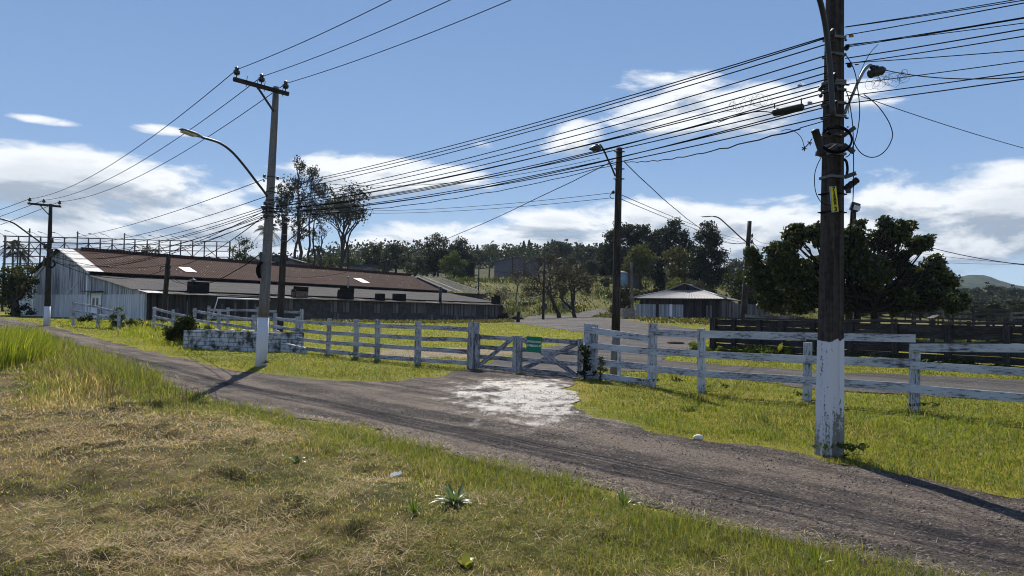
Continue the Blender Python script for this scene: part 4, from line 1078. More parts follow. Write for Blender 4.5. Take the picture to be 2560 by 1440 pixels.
loop([(745, 630), (790, 662), (850, 720), (905, 800), (933, 870), (934, 920), (900, 990), (850, 1035), (795, 1049), (740, 1030), (705, 995), (682, 955)])
loop([(462, 1048), (440, 1090), (420, 1150), (417, 1220), (425, 1280), (448, 1330), (485, 1362), (540, 1366), (560, 1350)], .005, -.1)
loop([(622, 360), (665, 430), (690, 500), (702, 580), (715, 680), (716, 780), (700, 890), (680, 955), (650, 1030), (625, 1048)], .006, .1)
loop([(622, 590), (645, 660), (660, 750), (672, 850), (676, 1000), (677, 1150), (672, 1350), (662, 1440), (640, 1900)], .006, .05, 'drop_cable')
loop([(840, 296), (790, 350), (740, 440), (700, 540), (662, 640), (640, 760)], .004, .2)
loop([(615, 1060), (630, 1080), (636, 1130), (628, 1180)], .016, .05)
loop([(350, 985), (330, 920), (290, 880), (240, 862), (190, 875)], .004, 0); loop([(400, 925), (375, 960), (345, 992)], .006, 0)
for p in ((348, 990), (386, 952)):
    c = MB(); q = z1(*p, 0)
    for k in range(5): c.tube([q, q + Vector((.03 * math.cos(k * 1.25), .01, .03 * math.sin(k * 1.25)))], .007, 5)
    c.build('connector', M['black_plastic'], P1)

# --- the lamp pole with the two-tone shaft
b2 = gp(652, 918); DP2 = b2.y
T2 = at(690.5, 218, DP2 + .2)
P2 = thing('utility_pole', b2, 'grey round utility pole with clean white base, crossarm and long curved lamp arm', 'utility pole')
zw = at(660, 794, DP2).z
def p2(z): return b2.lerp(T2, (z - b2.z) / (T2.z - b2.z))
def rr2(z): return .165 - .075 * (z / T2.z)
c = MB(); zz = [zw + (T2.z - zw) * k / 10 for k in range(11)]; c.tube([p2(z) for z in zz], [rr2(z) for z in zz], 16); c.build('shaft', M['concrete_grey'], P2)
c = MB(); zz = [-.3, .3, .8, zw]; c.tube([p2(z) for z in zz], [rr2(z) + .006 for z in zz], 16); c.build('painted_base', M['paint_clean'], P2)
aA, aB = at(589, 203, DP2 - .95), at(725, 238, DP2 + .3)
aB.z = aA.z = (aA.z + aB.z) / 2
off2 = Vector((0, -.14, 0))
c = MB(); c.board(aA + off2, aB + off2, .105, .095); c.build('crossarm', M['wood_pole'], P2)
c = MB(); c.board(aA.lerp(aB, .40) + off2, p2(aA.z - .55) + Vector((0, -.1, 0)), .05, .04); c.build('brace', M['steel_dark'], P2)
HV2 = []
for q in (.05, .49, .94):
    p = aA.lerp(aB, q) + off2 + Vector((0, 0, .14)); insulator(P2, p, 1.1); HV2.append(p + Vector((0, 0, .15)))
for q in (.24, .43, .56, .9):
    p = aA.lerp(aB, q) + off2; c = MB(); c.tube([p - Vector((0, .06, .13)), p + Vector((0, -.06, .05)), p + Vector((.02, -.06, .17))], .009, 5); c.build('bolt', M['steel_dark'], P2)
def Q2(x, y, d=0.0): return at(x, y, DP2 + d)
c = MB(); c.tube(curve3([Q2(668, 490, -.1), Q2(655, 472, -.2), Q2(640, 453, -.3), Q2(615, 420, -.5), Q2(590, 390, -.7), Q2(570, 371, -.9), Q2(548, 357, -1.1), Q2(525, 349, -1.3), Q2(503, 343, -1.5)], 5), .034, 10); c.build('lamp_arm', M['steel_dark'], P2)
lamp_head(P2, Q2(505, 344, -1.5), Q2(451, 324, -2.0), .30)
for y in (440, 478, 500, 510, 520, 530, 540, 600, 656):
    z = Q2(675, y).z; band(P2, p2(z), rr2(z) + .012, 'steel_dark' if y < 560 else 'concrete_grey', .03)
for x, y, s in ((661, 440, .05), (694, 445, .05), (660, 452, .03), (662, 508, .05), (660, 520, .06), (659, 530, .05), (688, 530, .05), (662, 541, .06), (655, 518, .04)):
    c = MB(); p = Q2(x, y, -.1); c.lathe(p - Vector((0, 0, s)), [(s * .5, 0), (s, s * .5), (s * .6, s), (s, s * 1.4), (s * .4, s * 2)], 7); c.build('connector', M['insulator'], P2)
c = MB(); c.tube([Q2(652, 630, -.1), Q2(650, 690, -.1)], .03, 6); c.build('conduit', M['steel_dark'], P2)
c = MB(); c.tube(curve3([Q2(655, 655, -.15), Q2(646, 665, -.15), Q2(644, 680, -.15), Q2(650, 695, -.15)], 5), .045, 6); c.build('cable_coil', M['cable'], P2)

# --- simpler poles
def pole(label, base, top, r0, r1, mt, arm=None, head=None, white=None, name='utility_pole', cat='utility pole', cross=None, arm_r=.03, armD=0.0, headw=.26, n=10, wmat='paint_clean', square=False):
    """base/top are world points; arm = list of image points from shaft to head, measured at the pole's distance"""
    P = thing(name, base, label, cat)
    Dp = base.y
    f = lambda z: base.lerp(top, (z - base.z) / (top.z - base.z))
    rf = lambda z: r0 + (r1 - r0) * (z - base.z) / (top.z - base.z)
    z0 = base.z - .3
    if white:
        c = MB(); zz = [z0, (z0 + white) / 2, white]; c.tube([f(z) for z in zz], [rf(z) + .006 for z in zz], n); c.build('painted_base', M[wmat], P); z0 = white
    zz = [z0 + (top.z - z0) * k / 6 for k in range(7)]
    c = MB(); c.tube([f(z) for z in zz], [rf(z) for z in zz], 4 if square else n); c.build('shaft', M[mt], P)
    if arm:
        K = len(arm); pts = [at(x, y, Dp - .1 - armD * k / (K - 1)) for k, (x, y) in enumerate(arm)]
        c = MB(); c.tube(curve3(pts, 4), arm_r, 7); c.build('lamp_arm', M['galv' if mt != 'wood_pole' else 'steel_dark'], P)
        if head: lamp_head(P, pts[-1], at(*head, Dp - .1 - armD * 1.25), headw)
    return P, f, rf
b4 = gp(117, 815); b4 = Vector((b4.x, b4.y, b4.z)); t4 = at(127, 510, b4.y)
P4, f4, r4 = pole('dark slim utility pole with crossarm and white base in front of the barn gable', b4, t4, .19, .10, 'wood_pole', [(124, 620), (112, 613), (99, 604), (67, 581), (38, 560), (25, 554)], (-4, 546), at(118, 766, b4.y).z, armD=1.5, headw=.3, arm_r=.05)
A4, B4 = at(70, 508.5, b4.y - .2), at(152, 516.5, b4.y - .2)
c = MB(); c.board(A4, B4, .13, .1); c.build('crossarm', M['wood_pole'], P4)
c = MB(); c.board(A4.lerp(B4, .35), f4(A4.z - .7) + Vector((0, -.12, 0)), .06, .05); c.build('brace', M['steel_dark'], P4)
HV4 = []
for q in (.05, .48, .96):
    p = A4.lerp(B4, q) + Vector((0, 0, .14)); insulator(P4, p, 1.15); HV4.append(p + Vector((0, 0, .16)))
for y in (603, 618, 630, 641, 652, 662):
    z = at(122, y, b4.y).z; c = MB(); p = f4(z) + Vector((rnd.choice((-.2, .2)), -.1, 0)); c.lathe(p, [(.05, -.1), (.13, 0), (.08, .1), (.12, .18), (.03, .25)], 7); c.build('connector', M['insulator'], P4)
c = MB(); c.tube(curve3([at(122, 665, b4.y - .2), at(132, 668, b4.y - .2), at(137, 660, b4.y - .2), at(132, 650, b4.y - .2)], 5), .05, 5); c.build('cable_coil', M['cable'], P4)

b3 = gp(1537, 941); t3 = at(1548, 370, b3.y)
P3, f3, r3 = pole('thick round wooden lamp pole standing inside the gate, its foot faded white', b3, t3, .128, .085, 'wood_pole', [(1538, 440), (1530, 420), (1520, 399), (1510, 377), (1503, 365), (1499, 362), (1495, 366)], None, at(1540, 828, b3.y).z, arm_r=.025, armD=.5, wmat='concrete_grey')
c = MB(); pa, pb = at(1499, 369, b3.y - .7), at(1473, 373, b3.y - .9); c.tube([pa, pa.lerp(pb, .25), pa.lerp(pb, .6), pb], [.07, .10, .075, .012], 9); c.tube([pa.lerp(pb, .3), pa.lerp(pb, .3) + Vector((0, 0, .1))], .05, 7); c.build('lamp_head', M['steel_dark'], P3)
for y in (380, 423, 448):
    z = at(1545, y, b3.y).z; bd = band(P3, f3(z), r3(z) + .01, 'steel_dark', .04)
    c = MB(); o = f3(z); w = r3(z) + .06; c.tube([o + Vector((-w, -.05, 0)), o + Vector((w, -.05, 0))], .018, 6); c.build('bolt', M['steel_dark'], bd)
c = MB(); c.lathe(at(1533, 481, b3.y - .12), [(.03, -.04), (.05, 0), (.03, .05)], 7); c.build('insulator', M['insulator'], P3)
c = MB(); c.tube(curve3([at(1531, 482, b3.y - .1), at(1525, 488, b3.y - .1), at(1527, 495, b3.y - .1), at(1535, 496, b3.y - .1)], 5), .01, 5); c.build('cable_loop', M['cable'], P3)

b5 = onground(701, 36.5); t5 = at(712, 562, 36.5)
P5, f5, r5 = pole('stout wooden pole with long straight lamp arm close behind the two-tone grey pole', b5, t5, .20, .15, 'wood_pole', [(716, 606), (730, 594), (770, 562), (800, 541), (815, 533), (824, 531)], (846, 526), armD=1.0, headw=.22)
c = MB(); c.lathe(t5, [(.15, 0), (.1, .1), (.02, .16)], 8); c.build('pole_cap', M['wood_pole'], P5)
for y in (587, 603): z = at(710, y, 36.5).z; band(P5, f5(z), r5(z) + .012, 'band', .05)
b6 = onground(411, 49); t6 = at(421, 641, 49)
P6, f6, r6 = pole('short square dark post with wires in front of the timber barn wall', b6, t6, .20, .17, 'wood_pole', [(418, 668), (408, 665), (402, 668), (400, 676)], None, square=True, arm_r=.04, name='service_pole', cat='pole')
for y in (668, 680, 690): c = MB(); p = f6(at(420, y, 49).z) + Vector((.22, -.1, 0)); c.lathe(p, [(.04, -.1), (.09, 0), (.05, .1), (.02, .2)], 7); c.build('insulator', M['insulator'], P6)
b7 = onground(1859, 64); t7 = at(1874, 553, 64)
P7, f7, r7 = pole('wooden lamp pole with curved arm beside the pavilion and the big tree', b7, t7, .30, .19, 'wood_pole', [(1868, 607), (1850, 592), (1825, 569), (1803, 549), (1793, 543), (1783, 541)], (1753, 542), armD=.6, headw=.28, arm_r=.06)
for y in (590, 605, 620): c = MB(); p = f7(at(1872, y, 64).z) + Vector((.3, -.1, 0)); c.lathe(p, [(.05, -.15), (.11, 0), (.07, .12), (.03, .25)], 7); c.build('insulator', M['insulator'], P7)
for k in range(4):
    c = MB(); y0 = 580 + 8 * k; c.tube(curve3([at(1876, y0, 64), at(1884 + 4 * k, y0 + 28 + 6 * k, 64), at(1896 - 3 * k, y0 + 44, 64), at(1880 + 2 * k, y0 + 62, 64), at(1872, y0 + 80, 64)], 5), .02, 4); c.build('loose_cable', M['cable'], P7)
b8 = onground(1359, 79); t8 = at(1361, 657, 79)
P8, f8, r8 = pole('thin lamp pole with straight arm in front of the bare spreading trees', b8, t8, .17, .12, 'wood_pole', [(1363, 681), (1378, 664), (1390, 651), (1394, 648)], (1403, 644), arm_r=.04, headw=.3)
c = MB(); p = f8(at(1360, 766, 79).z) + Vector((.2, -.2, 0)); c.box(p, (.25, 0, 0), (0, .15, 0), (0, 0, .35)); c.build('meter_box', M['steel_dark'], P8)
b9 = onground(1582, 69); t9 = at(1579, 655, 69)
P9, _, _ = pole('thin bare wooden pole rising from the concrete block', b9, t9, .15, .10, 'wood_pale', name='post', cat='pole')
b10 = onground(2121, 50); t10 = at(2134, 508, 50)
P10, f10, r10 = pole('dark floodlight pole rising out of the big dark tree', b10, t10, .28, .2, 'wood_pole', name='floodlight_pole', cat='pole')
c = MB(); p = at(2137, 517, 49.6); c.box(p, Vector((.28, -.05, -.1)), Vector((.02, .12, .0)), Vector((.1, 0, .28))); hd = c.build('floodlight', M['steel_dark'], P10)
c = MB(); c.box(p + Vector((.08, -.16, -.1)), Vector((.2, -.05, -.07)), Vector((.02, .02, 0)), Vector((.06, 0, .17))); c.build('lens', M['lamp_glass'], hd)
for lab, px, yt, D, r0, cr in (('short dark pole among the trees above the barn roof', 964, 624, 148, .2, False), ('thin pole on the scrubby slope behind the shed', 1196, 640, 112, .13, False), ('dark pole before the mauve warehouse wall', 1280, 640, 190, .22, False),
                       ('slim pole half hidden by the ridge trees over the barn roof', 1019, 628, 165, .18, False), ('far pole with a small crossarm on the forest edge beyond the corral', 2545, 738, 150, .2, True), ('thin dark pole rising behind the low roofed building', 869, 618, 150, .25, False)):
    b = onground(px, D); t = at(px + 2, yt, D)
    PX, fx, rx = pole(lab, b, t, r0, r0 * .7, 'wood_pole', n=6)
    if cr: c = MB(); c.board(at(px - 6, yt + 12, D), at(px + 6, yt + 11, D), .2, .15); c.build('crossarm', M['wood_pale'], PX)
b = onground(1150, 86); 
# ------------------------------------------------------------------ steel hoarding frame
HA, HB = at(8, 590, 96), at(571, 605, 128)
bill = thing('billboard_frame', (HA.x, HA.y, tzf(HA.x, HA.y)), 'long empty steel hoarding frame with small lamps rising behind the barn', 'billboard frame')
def hb(q, dz=0.0, dy=0.0): p = HA.lerp(HB, q); return Vector((p.x, p.y + dy, p.z + dz))
NP = 19
hx = [(x - 25) / (1948 - 25) for x in (25, 138, 230, 328, 415, 532, 642, 737, 838, 940, 1043, 1135, 1240, 1342, 1436, 1528, 1630, 1730, 1836, 1948)]
def qpx(f):
    px = 8 + f * 563; k = (px - 1280) / FPX
    return (HA.x - k * HA.y) / (k * (HB.y - HA.y) - (HB.x - HA.x))
qs = [qpx(f) for f in hx]
for i, q in enumerate(qs):
    p = hb(q); tall = {2: 1.1, 6: .9, 10: .9}.get(i, 0)
    c = MB(); c.tube([Vector((p.x, p.y, tzf(p.x, p.y) - .5)), Vector((p.x, p.y, p.z + tall + .1))], .15 if i in (0, 19) else .11, 5); c.build('post', M['steel_frame'], bill)
    if i not in (2, 6, 10):
        c = MB(); a = p + Vector((0, -.1, 0)); c.tube([a, a + Vector((-.7, -.5, .55)), a + Vector((-1.1, -.6, .66))], .025, 4); lm = c.build('lamp_arm', M['steel_frame'], bill)
        c = MB(); c.box(a + Vector((-1.2, -.65, .68)), (.2, .08, -.04), (-.04, .1, 0), (0, 0, .05)); c.build('lamp_head', M['steel_frame'], lm)
for dz in (0, -.8, -1.75, -2.85, -3.95):
    c = MB(); c.tube([hb(0, dz), hb(1, dz)], .085, 5); c.build('rail', M['steel_frame'], bill)
for i in range(19):
    if i % 2 == 1 or i < 4:
        c = MB(); c.tube([hb(qs[i], -.85, .1), hb(qs[min(i + 1, 19)], -2.8, .1)], .06, 5); c.build('brace', M['steel_frame'], bill)
        if i > 0: c = MB(); c.tube([hb(qs[i], -.85, .1), hb(qs[i - 1], -2.8, .1)], .06, 5); c.build('brace', M['steel_frame'], bill)
# ------------------------------------------------------------------ white rail fences and the gate
def fpt(x, y): return Vector((x, y, tzf(x, y)))
def fence(name, label, posts, rails, tops, wood='wood_white', pw=.13, bh=.135, front=True, sag=.015, gap=True, first=True, cat='fence', group=None, jit=.02):
    """posts: ground points; rails: list of heights (or list per bay); tops: post heights"""
    F = thing(name, posts[0], label, cat, group)
    n = len(posts)
    for i, p in enumerate(posts):
        d = (posts[min(i + 1, n - 1)] - posts[max(i - 1, 0)]); a = math.atan2(d.y, d.x)
        h = tops[i] if hasattr(tops, '__len__') else tops
        if h <= 0: continue
        w = pw * rnd.uniform(.9, 1.12)
        c = MB(); c.post(p - Vector((0, 0, .25)), p + Vector((rnd.uniform(-jit, jit), rnd.uniform(-jit, jit), h * rnd.uniform(.985, 1.015))), w, w * .85, a); c.build('post', M[wood], F)
    for i in range(n - 1):
        d = (posts[i + 1] - posts[i]).normalized(); nrm = Vector((d.y, -d.x, 0)).normalized()
        if nrm.y > 0: nrm = -nrm
        rs = rails[i] if hasattr(rails[0], '__len__') else rails
        for z in rs:
            za, zb = z if hasattr(z, '__len__') else (z + rnd.uniform(-jit, jit), z + rnd.uniform(-jit, jit))
            o = nrm * (pw * .43 + .016)
            p0 = posts[i] + o + Vector((0, 0, za)) + d * .003; p1 = posts[i + 1] + o + Vector((0, 0, zb)) - d * .003
            c = MB(); m = p0.lerp(p1, .5) - Vector((0, 0, sag * rnd.random()))
            c.board(p0 - d * (.05 if i == 0 else 0), p1 + d * (.05 if i == n - 2 else 0), bh * rnd.uniform(.93, 1.06), .032)
            c.build('rail', M[wood], F)
    return F
GL, GR = fpt(-1.16, 20.6), fpt(2.02, 17.95)
LP = [GL, fpt(-2.96, 21.8), fpt(-4.5, 23.07), fpt(-5.43, 24.0), fpt(-6.73, 25.2), fpt(-8.7, 27.8)]
fence('rail_fence', 'weathered white fence of four rails running from the gate to the block planter', LP, [.16, .51, .85, 1.19], [0, 1.37, 1.37, 1.37, 1.38, 1.40], 'wood_left', .15)
LP2 = [fpt(-8.7, 27.8), fpt(-10.15, 29.4), fpt(-11.7, 31.0), fpt(-14.2, 33.2), fpt(-16.5, 35.6)]
fence('rail_fence', 'weathered white three rail fence standing behind the block planter', LP2, [[(1.19, 1.27), (.85, .92), (.51, .75)], [(1.27, 1.2), (.92, .84), (.5, .45)], [(1.12, 1.25), (.75, .86), (.4, .45)], [(1.25, 1.36), (.82, .90), (.42, .45)]], [0, 1.5, 1.35, 1.45, 1.52], 'wood_left', .15, group=None)
LP3 = [fpt(-16.5, 35.6), fpt(-18.9, 38.2), fpt(-21.0, 40.2)]
fence('rail_fence', 'sagging white fence bays between the leafy bush and the planter fence', LP3, [[(1.0, 1.12), (.62, .72), (.3, .34)], [(1.12, 1.32), (.72, .85), (.34, .42)]], [0, 1.35, 1.42], 'wood_left', .17)
LP4 = [fpt(-23.3, 40.6), fpt(-25.5, 42.2), fpt(-28.2, 44.0)]
fence('rail_fence', 'low white fence remnant in tall grass by the feathery shrub', LP4, [[(1.0, 1.25), (.55, .8)], [(1.25, 1.45), (.8, .95)]], [1.2, 1.4, 1.6], 'wood_left', .15)
LP5 = [fpt(-11.2, 36.5), fpt(-14.1, 38.0), fpt(-16.0, 38.6), fpt(-17.5, 39.5)]
fence('rail_fence', 'second low pale fence behind the planter fence near the timber wall', LP5, [[1.35, .95], [1.35, .9], [1.3, .85]], [1.55, 1.55, 1.5, 1.55], 'wood_left', .13)
RP = [GR, fpt(3.38, 16.4), fpt(4.26, 15.3), fpt(6.03, 13.94), fpt(7.42, 12.6)]
fence('rail_fence', 'brighter white fence of wide rails from the gate past the number plate pole', RP, [[(1.30, 1.13), (.88, .84), (.47, .46), (.12, .10)], [(1.29, 1.29), (.84, .86), (.43, .43)], [(1.30, 1.32), (.85, .86), (.42, .44)], [(1.33, 1.36), (.86, .90), (.44, .46)]], [0, 1.5, 1.43, 1.22, 0], 'wood_white', .15, .155)
RP2 = [fpt(7.42, 12.6), fpt(9.35, 11.2), fpt(11.4, 9.6)]
fence('rail_fence', 'lower run of white fence beyond the split post at the gravel strip', RP2, [[(1.19, 1.28), (.87, .84), (.44, .40)], [(1.22, 1.2), (.86, .83), (.42, .40)]], [1.26, 1.35, 1.35], 'wood_white', .19, .14)
m_ = fpt(2.69, 17.2); c = MB(); c.post(m_ + Vector((.03, -.02, -.2)), m_ + Vector((.03, -.02, .90)), .10, .03, -.8); tag(c.build('fence_picket', M['wood_white'], None), 'short white picket nailed behind the rails beside the lamp pole foot', 'picket')
# gate
gd = (GR - GL); GLn = gd.length; gu = gd.normalized(); gn = Vector((gu.y, -gu.x, 0)).normalized()
if gn.y > 0: gn = -gn
ga = math.atan2(gu.y, gu.x)
for p, h, w, lab in ((GL, 1.40, .24, 'big weathered grey white gate post with a split face where the four rail fence ends'), (GR, 1.45, .20, 'white gate post hung with a dark creeper and a pale pipe')):
    G = thing('gate_post', p, lab, 'gate post')
    c = MB(); c.post(p - Vector((0, 0, .3)), p + Vector((.03, 0, h)), w, w, ga); c.build('post', M['wood_gate' if p is GL else 'wood_white'], G)
    if p is GR:
        c = MB(); q = p + gn * .13 + gu * -.04; c.tube([q, q + Vector((.01, 0, .95))], .014, 6); c.build('pipe', M['white_paint'], G)
        c = MB(); c.post(p + gu * .22 - Vector((0, 0, .2)), p + gu * .22 + Vector((0, 0, 1.42)), .1, .1, ga); c.build('side_post', M['wood_white'], G)
def gpt(f, z): return GL + gu * (GLn * f) + Vector((0, 0, z))
def leaf(f0, f1, label, braces, low):
    L = thing('gate_leaf', gpt(f0, .0), label, 'gate')
    for f, w in ((f0, .16), (f1, .13)):
        c = MB(); c.post(gpt(f, .03) + gn * .02, gpt(f, 1.05) + gn * .02, w, .07, ga); c.build('stile', M['wood_gate'], L)
    for z in (.09, .38, .67, .965):
        c = MB(); c.board(gpt(f0 + .02, z) + gn * .0, gpt(f1 - .017, z - .01) + gn * .0, .125, .03); c.build('rail', M['wood_gate'], L)
    for (a, za, b, zb_, o) in braces:
        c = MB(); c.board(gpt(a, za) + gn * o, gpt(b, zb_) + gn * o, .12, .03); c.build('brace', M['wood_gate'], L)
    return L
FM = .425
leaf(.055, FM - .018, 'shorter gate leaf with one diagonal brace beside the big split post', [(.075, .10, FM - .03, .99, .045)], .1)
L2 = leaf(FM + .022, .945, 'longer gate leaf with crossed braces carrying the green sign', [(FM + .035, .98, .925, .08, .045), (FM + .035, .10, .925, .94, -.04)], .1)
# sign
SG = thing('entrance_sign', gpt(.585, .84) + gn * .09, 'green sign with pale lettering wired to the white gate', 'sign')
yaw = math.atan2(gu.y, gu.x) * .75
su = Vector((math.cos(yaw), math.sin(yaw), 0)); sn = Vector((su.y, -su.x, 0))
sc = gpt(.585, .835) + gn * .10
rr = R(1.5); sx = su * math.cos(rr) - Vector((0, 0, math.sin(rr))); sz = Vector((0, 0, math.cos(rr))) + su * math.sin(rr)
c = MB(); c.box(sc, sx * .235, sz * .215, sn * .004); pan = c.build('panel', M['sign_green'], SG)
for s_, z, b_, w in (('ENTRADA PARA', .07, .001, .80), ('O PÚBLICO À PÉ', -.04, .0022, .82)):
    o = text('lettering', s_, sc + sn * .012 + sz * z, .078, M['sign_text'], pan, ext=.001, bold=b_, sx=w, shear=.12)
    o.rotation_euler = (Matrix((sx, sz, sn)).transposed()).to_euler()
    bpy.context.view_layer.update()
    if o.dimensions.x > .44: o.scale.x *= .44 / o.dimensions.x
for q in (-1, 1):
    c = MB(); p = sc + sx * .17 * q + sz * .2; c.tube([p, p - sn * .07], .006, 5); c.build('wire_tie', M['cable'], SG)

# ------------------------------------------------------------------ dark stockyard fence
SL, SRt = gp(1783, 885), gp(2545, 935)
SH = 1.60
def spx(px):
    k = (px - 1280) / FPX; d = SRt - SL
    t = (SL.x - k * SL.y) / (k * d.y - d.x); p = SL + d * t; return Vector((p.x, p.y, tzf(p.x, p.y)))
ST = thing('stockyard_fence', SL, 'high dark timber stockyard fence of wide horizontal boards', 'fence')
sdv = (SRt - SL).normalized(); snv = Vector((sdv.y, -sdv.x, 0)).normalized()
if snv.y > 0: snv = -snv
pxs = [1786, 1838, 1899, 1957, 2035, 2128, 2241, 2372, 2517, 2690, 2880]
for i, px in enumerate(pxs):
    p = spx(px); w = .26 if i == 0 else .2
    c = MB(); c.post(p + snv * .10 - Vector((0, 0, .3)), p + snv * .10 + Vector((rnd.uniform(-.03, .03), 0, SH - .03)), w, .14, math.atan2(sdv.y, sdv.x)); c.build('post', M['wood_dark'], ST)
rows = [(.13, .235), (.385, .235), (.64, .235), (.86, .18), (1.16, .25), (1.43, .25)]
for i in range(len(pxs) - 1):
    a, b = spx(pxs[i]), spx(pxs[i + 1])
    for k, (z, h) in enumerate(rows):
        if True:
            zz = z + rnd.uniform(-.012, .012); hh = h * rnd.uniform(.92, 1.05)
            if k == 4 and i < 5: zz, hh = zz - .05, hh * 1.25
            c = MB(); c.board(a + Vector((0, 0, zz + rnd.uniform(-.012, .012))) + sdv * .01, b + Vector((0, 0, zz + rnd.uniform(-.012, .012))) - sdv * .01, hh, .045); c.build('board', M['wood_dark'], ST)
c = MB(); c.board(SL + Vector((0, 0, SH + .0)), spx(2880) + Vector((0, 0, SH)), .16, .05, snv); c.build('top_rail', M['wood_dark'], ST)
# return pen at the near corner; its lit boards painted as paler wood
pv = Vector((-snv.x, -snv.y, 0))
RT_ = thing('stockyard_pen', SL + pv * 1.0, 'paler slatted return panel at the open end of the stockyard', 'fence')
c0, c1 = SL + pv * 3.0, spx(1905) + pv * 3.0
for q in (0, .38, .75, 1.0):
    p = SL.lerp(spx(1905), q) + pv * 3.0; p.z = tzf(p.x, p.y)
    c = MB(); c.post(p - Vector((0, 0, .2)), p + Vector((0, 0, 1.75)), .14, .12, math.atan2(sdv.y, sdv.x)); c.build('post', M['wood_pale'], RT_)
for z in (.2, .5, .8, 1.12, 1.42, 1.66):
    c = MB(); c.board(c0 + Vector((0, 0, z)) + snv * .1, c1 + Vector((0, 0, z + rnd.uniform(-.03, .03))) + snv * .1, .2, .03); c.build('board', M['wood_pale'], RT_)
# inner corral rails seen over the stockyard; close pen added to darken its gaps
for lab, x0, x1, D, zs, wd in (('pale top rails of a far corral over the stockyard fence', 2528, 2700, 44, (1.55, 1.85), 'wood_pale'), ('dark corral rails behind the stockyard below the far trees', 2180, 2535, 58, (.5, .9, 1.3, 1.7), 'wood_dark'), ('pale rail stretch beside the little corral shelter', 2358, 2400, 57, (1.75, 2.0), 'wood_pale'), ('dark pen of close boards added behind the stockyard to darken its gaps', 1870, 2700, 35.5, (.15, .42, .68, .95, 1.2, 1.46), 'wood_dark')):
    K = max(2, int((x1 - x0) / 45)); ps = [onground(x0 + (x1 - x0) * k / K, D + 1.5 * math.sin(k)) for k in range(K + 1)]
    fence('corral_fence', lab, ps, list(zs), max(zs) + .12, wd, .16, .14)
kb = onground(2348, 56); ks = thing('corral_shelter', kb, 'tiny open shelter with light gabled roof over the corral rails', 'shelter')
za = at(2348, 797, 56).z
for sx_ in (-.35, .35):
    for sy_ in (0, .7):
        c = MB(); c.post(kb + Vector((sx_, sy_, -.2)), Vector((kb.x + sx_, kb.y + sy_, za)), .1, .1); c.build('post', M['wood_pale'], ks)
c = MB(); rz = Vector((kb.x, kb.y, za))
for sgn in (-1, 1): c.prism([rz + Vector((sgn * .55, -.1, 0)), rz + Vector((0, -.1, .26)), rz + Vector((0, -.1, .30)), rz + Vector((sgn * .55, -.1, .05))], Vector((0, .9, 0)))
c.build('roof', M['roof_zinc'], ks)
# yellow bottle crate scrap hanging on the boards
yp = at(1951, 868, spx(1951).y - .35); yb = thing('plastic_bottle', yp, 'yellow plastic container hanging on the dark stockyard boards', 'container')
ax = Vector((.45, 0, 1)).normalized()
c = MB(); c.lathe(yp - ax * .16, [(.02, -.06), (.03, 0), (.085, .04), (.10, .12), (.095, .20), (.085, .27), (.03, .30)], 10, ax); c.build('body', M['plastic_yellow'], yb)
c = MB(); c.lathe(yp + ax * .14, [(.03, 0), (.035, .04), (.02, .06)], 8, ax); c.build('cap', M['plastic_white'], yb)
c = MB(); c.tube([yp + ax * .2, yp + ax * .22 + Vector((0, .3, .02))], .008, 4); c.build('string', M['cable'], yb)

# ------------------------------------------------------------------ block planter
pA, pB = Vector((-13.55, 27.9, 0)), Vector((-9.0, 26.3, 0)); pd = (pB - pA).normalized(); pn = Vector((pd.y, -pd.x, 0)); pz = tzf(-11, 27)
if pn.y > 0: pn = -pn
PL = thing('planter', (pA + pB) / 2 + Vector((0, 0, pz)), 'low whitewashed block planter wall stained black beside the grey lamp pole', 'planter')
def pl(q, d, z): return pA.lerp(pB, q) - pn * d + Vector((0, 0, pz + z))
PHt = .74
rndc = [(0, .25), (.05, .1), (.14, .0), (.9, 0.0), (.97, .08), (1, .22)]
c = MB()
for (q0, d0), (q1, d1) in zip(rndc[:-1], rndc[1:]):
    L0 = (pA - pB).length * q0; L1 = (pA - pB).length * q1
    zt0, zt1 = PHt + .03 * math.sin(q0 * 9), PHt + .03 * math.sin(q1 * 9)
    c.face([pl(q0, d0, -.2), pl(q1, d1, -.2), pl(q1, d1, zt1), pl(q0, d0, zt0)], [(-.2, L0), (-.2, L1), (zt1, L1), (zt0, L0)])
    c.face([pl(q0, d0, zt0), pl(q1, d1, zt1), pl(q1, d1 + .16, zt1), pl(q0, d0 + .16, zt0)], [(zt0, L0), (zt1, L1), (zt1 + .16, L1), (zt0 + .16, L0)])
    c.face([pl(q1, d1 + .16, zt1), pl(q1, d1 + .16, .3), pl(q0, d0 + .16, .3), pl(q0, d0 + .16, zt0)])
for q in (0, 1):
    c.face([pl(q, .22, -.2), pl(q, 1.7, -.2), pl(q, 1.7, PHt - .05), pl(q, .22, PHt)], [(-.2, 0), (-.2, 1.5), (PHt, 1.5), (PHt, 0)])
c.face([pl(1, 1.7, -.2), pl(0, 1.7, -.2), pl(0, 1.7, PHt), pl(1, 1.7, PHt)])
c.build('wall', M['brick_white'], PL)
c = MB(); K = 14
for i in range(K):
    for j in range(4):
        P_ = lambda a, b: pl(.02 + .96 * a / K, .14 + 1.5 * b / 4, PHt - .08 + .12 * vnoise(np.array(a * .9), np.array(b * .8)).item())
        c.face([P_(i, j), P_(i + 1, j), P_(i + 1, j + 1), P_(i, j + 1)], None, True)
c.build('soil', M['soil'], PL)
for q, d in ((.36, .16), (.52, .2), (.62, .3), (.72, .2)):
    c = MB(); p = pl(q, d, PHt + .04); c.lathe(p - Vector((0, 0, .04)), [(.03, 0), (.11, .03), (.10, .08), (.03, .11)], 7); c.build('stone', M['stone_pale'], PL)
lw = thing('low_wall', Vector((-8.9, 26.5, pz)), 'stub of low whitewashed wall continuing from the planter to the fence', 'wall')
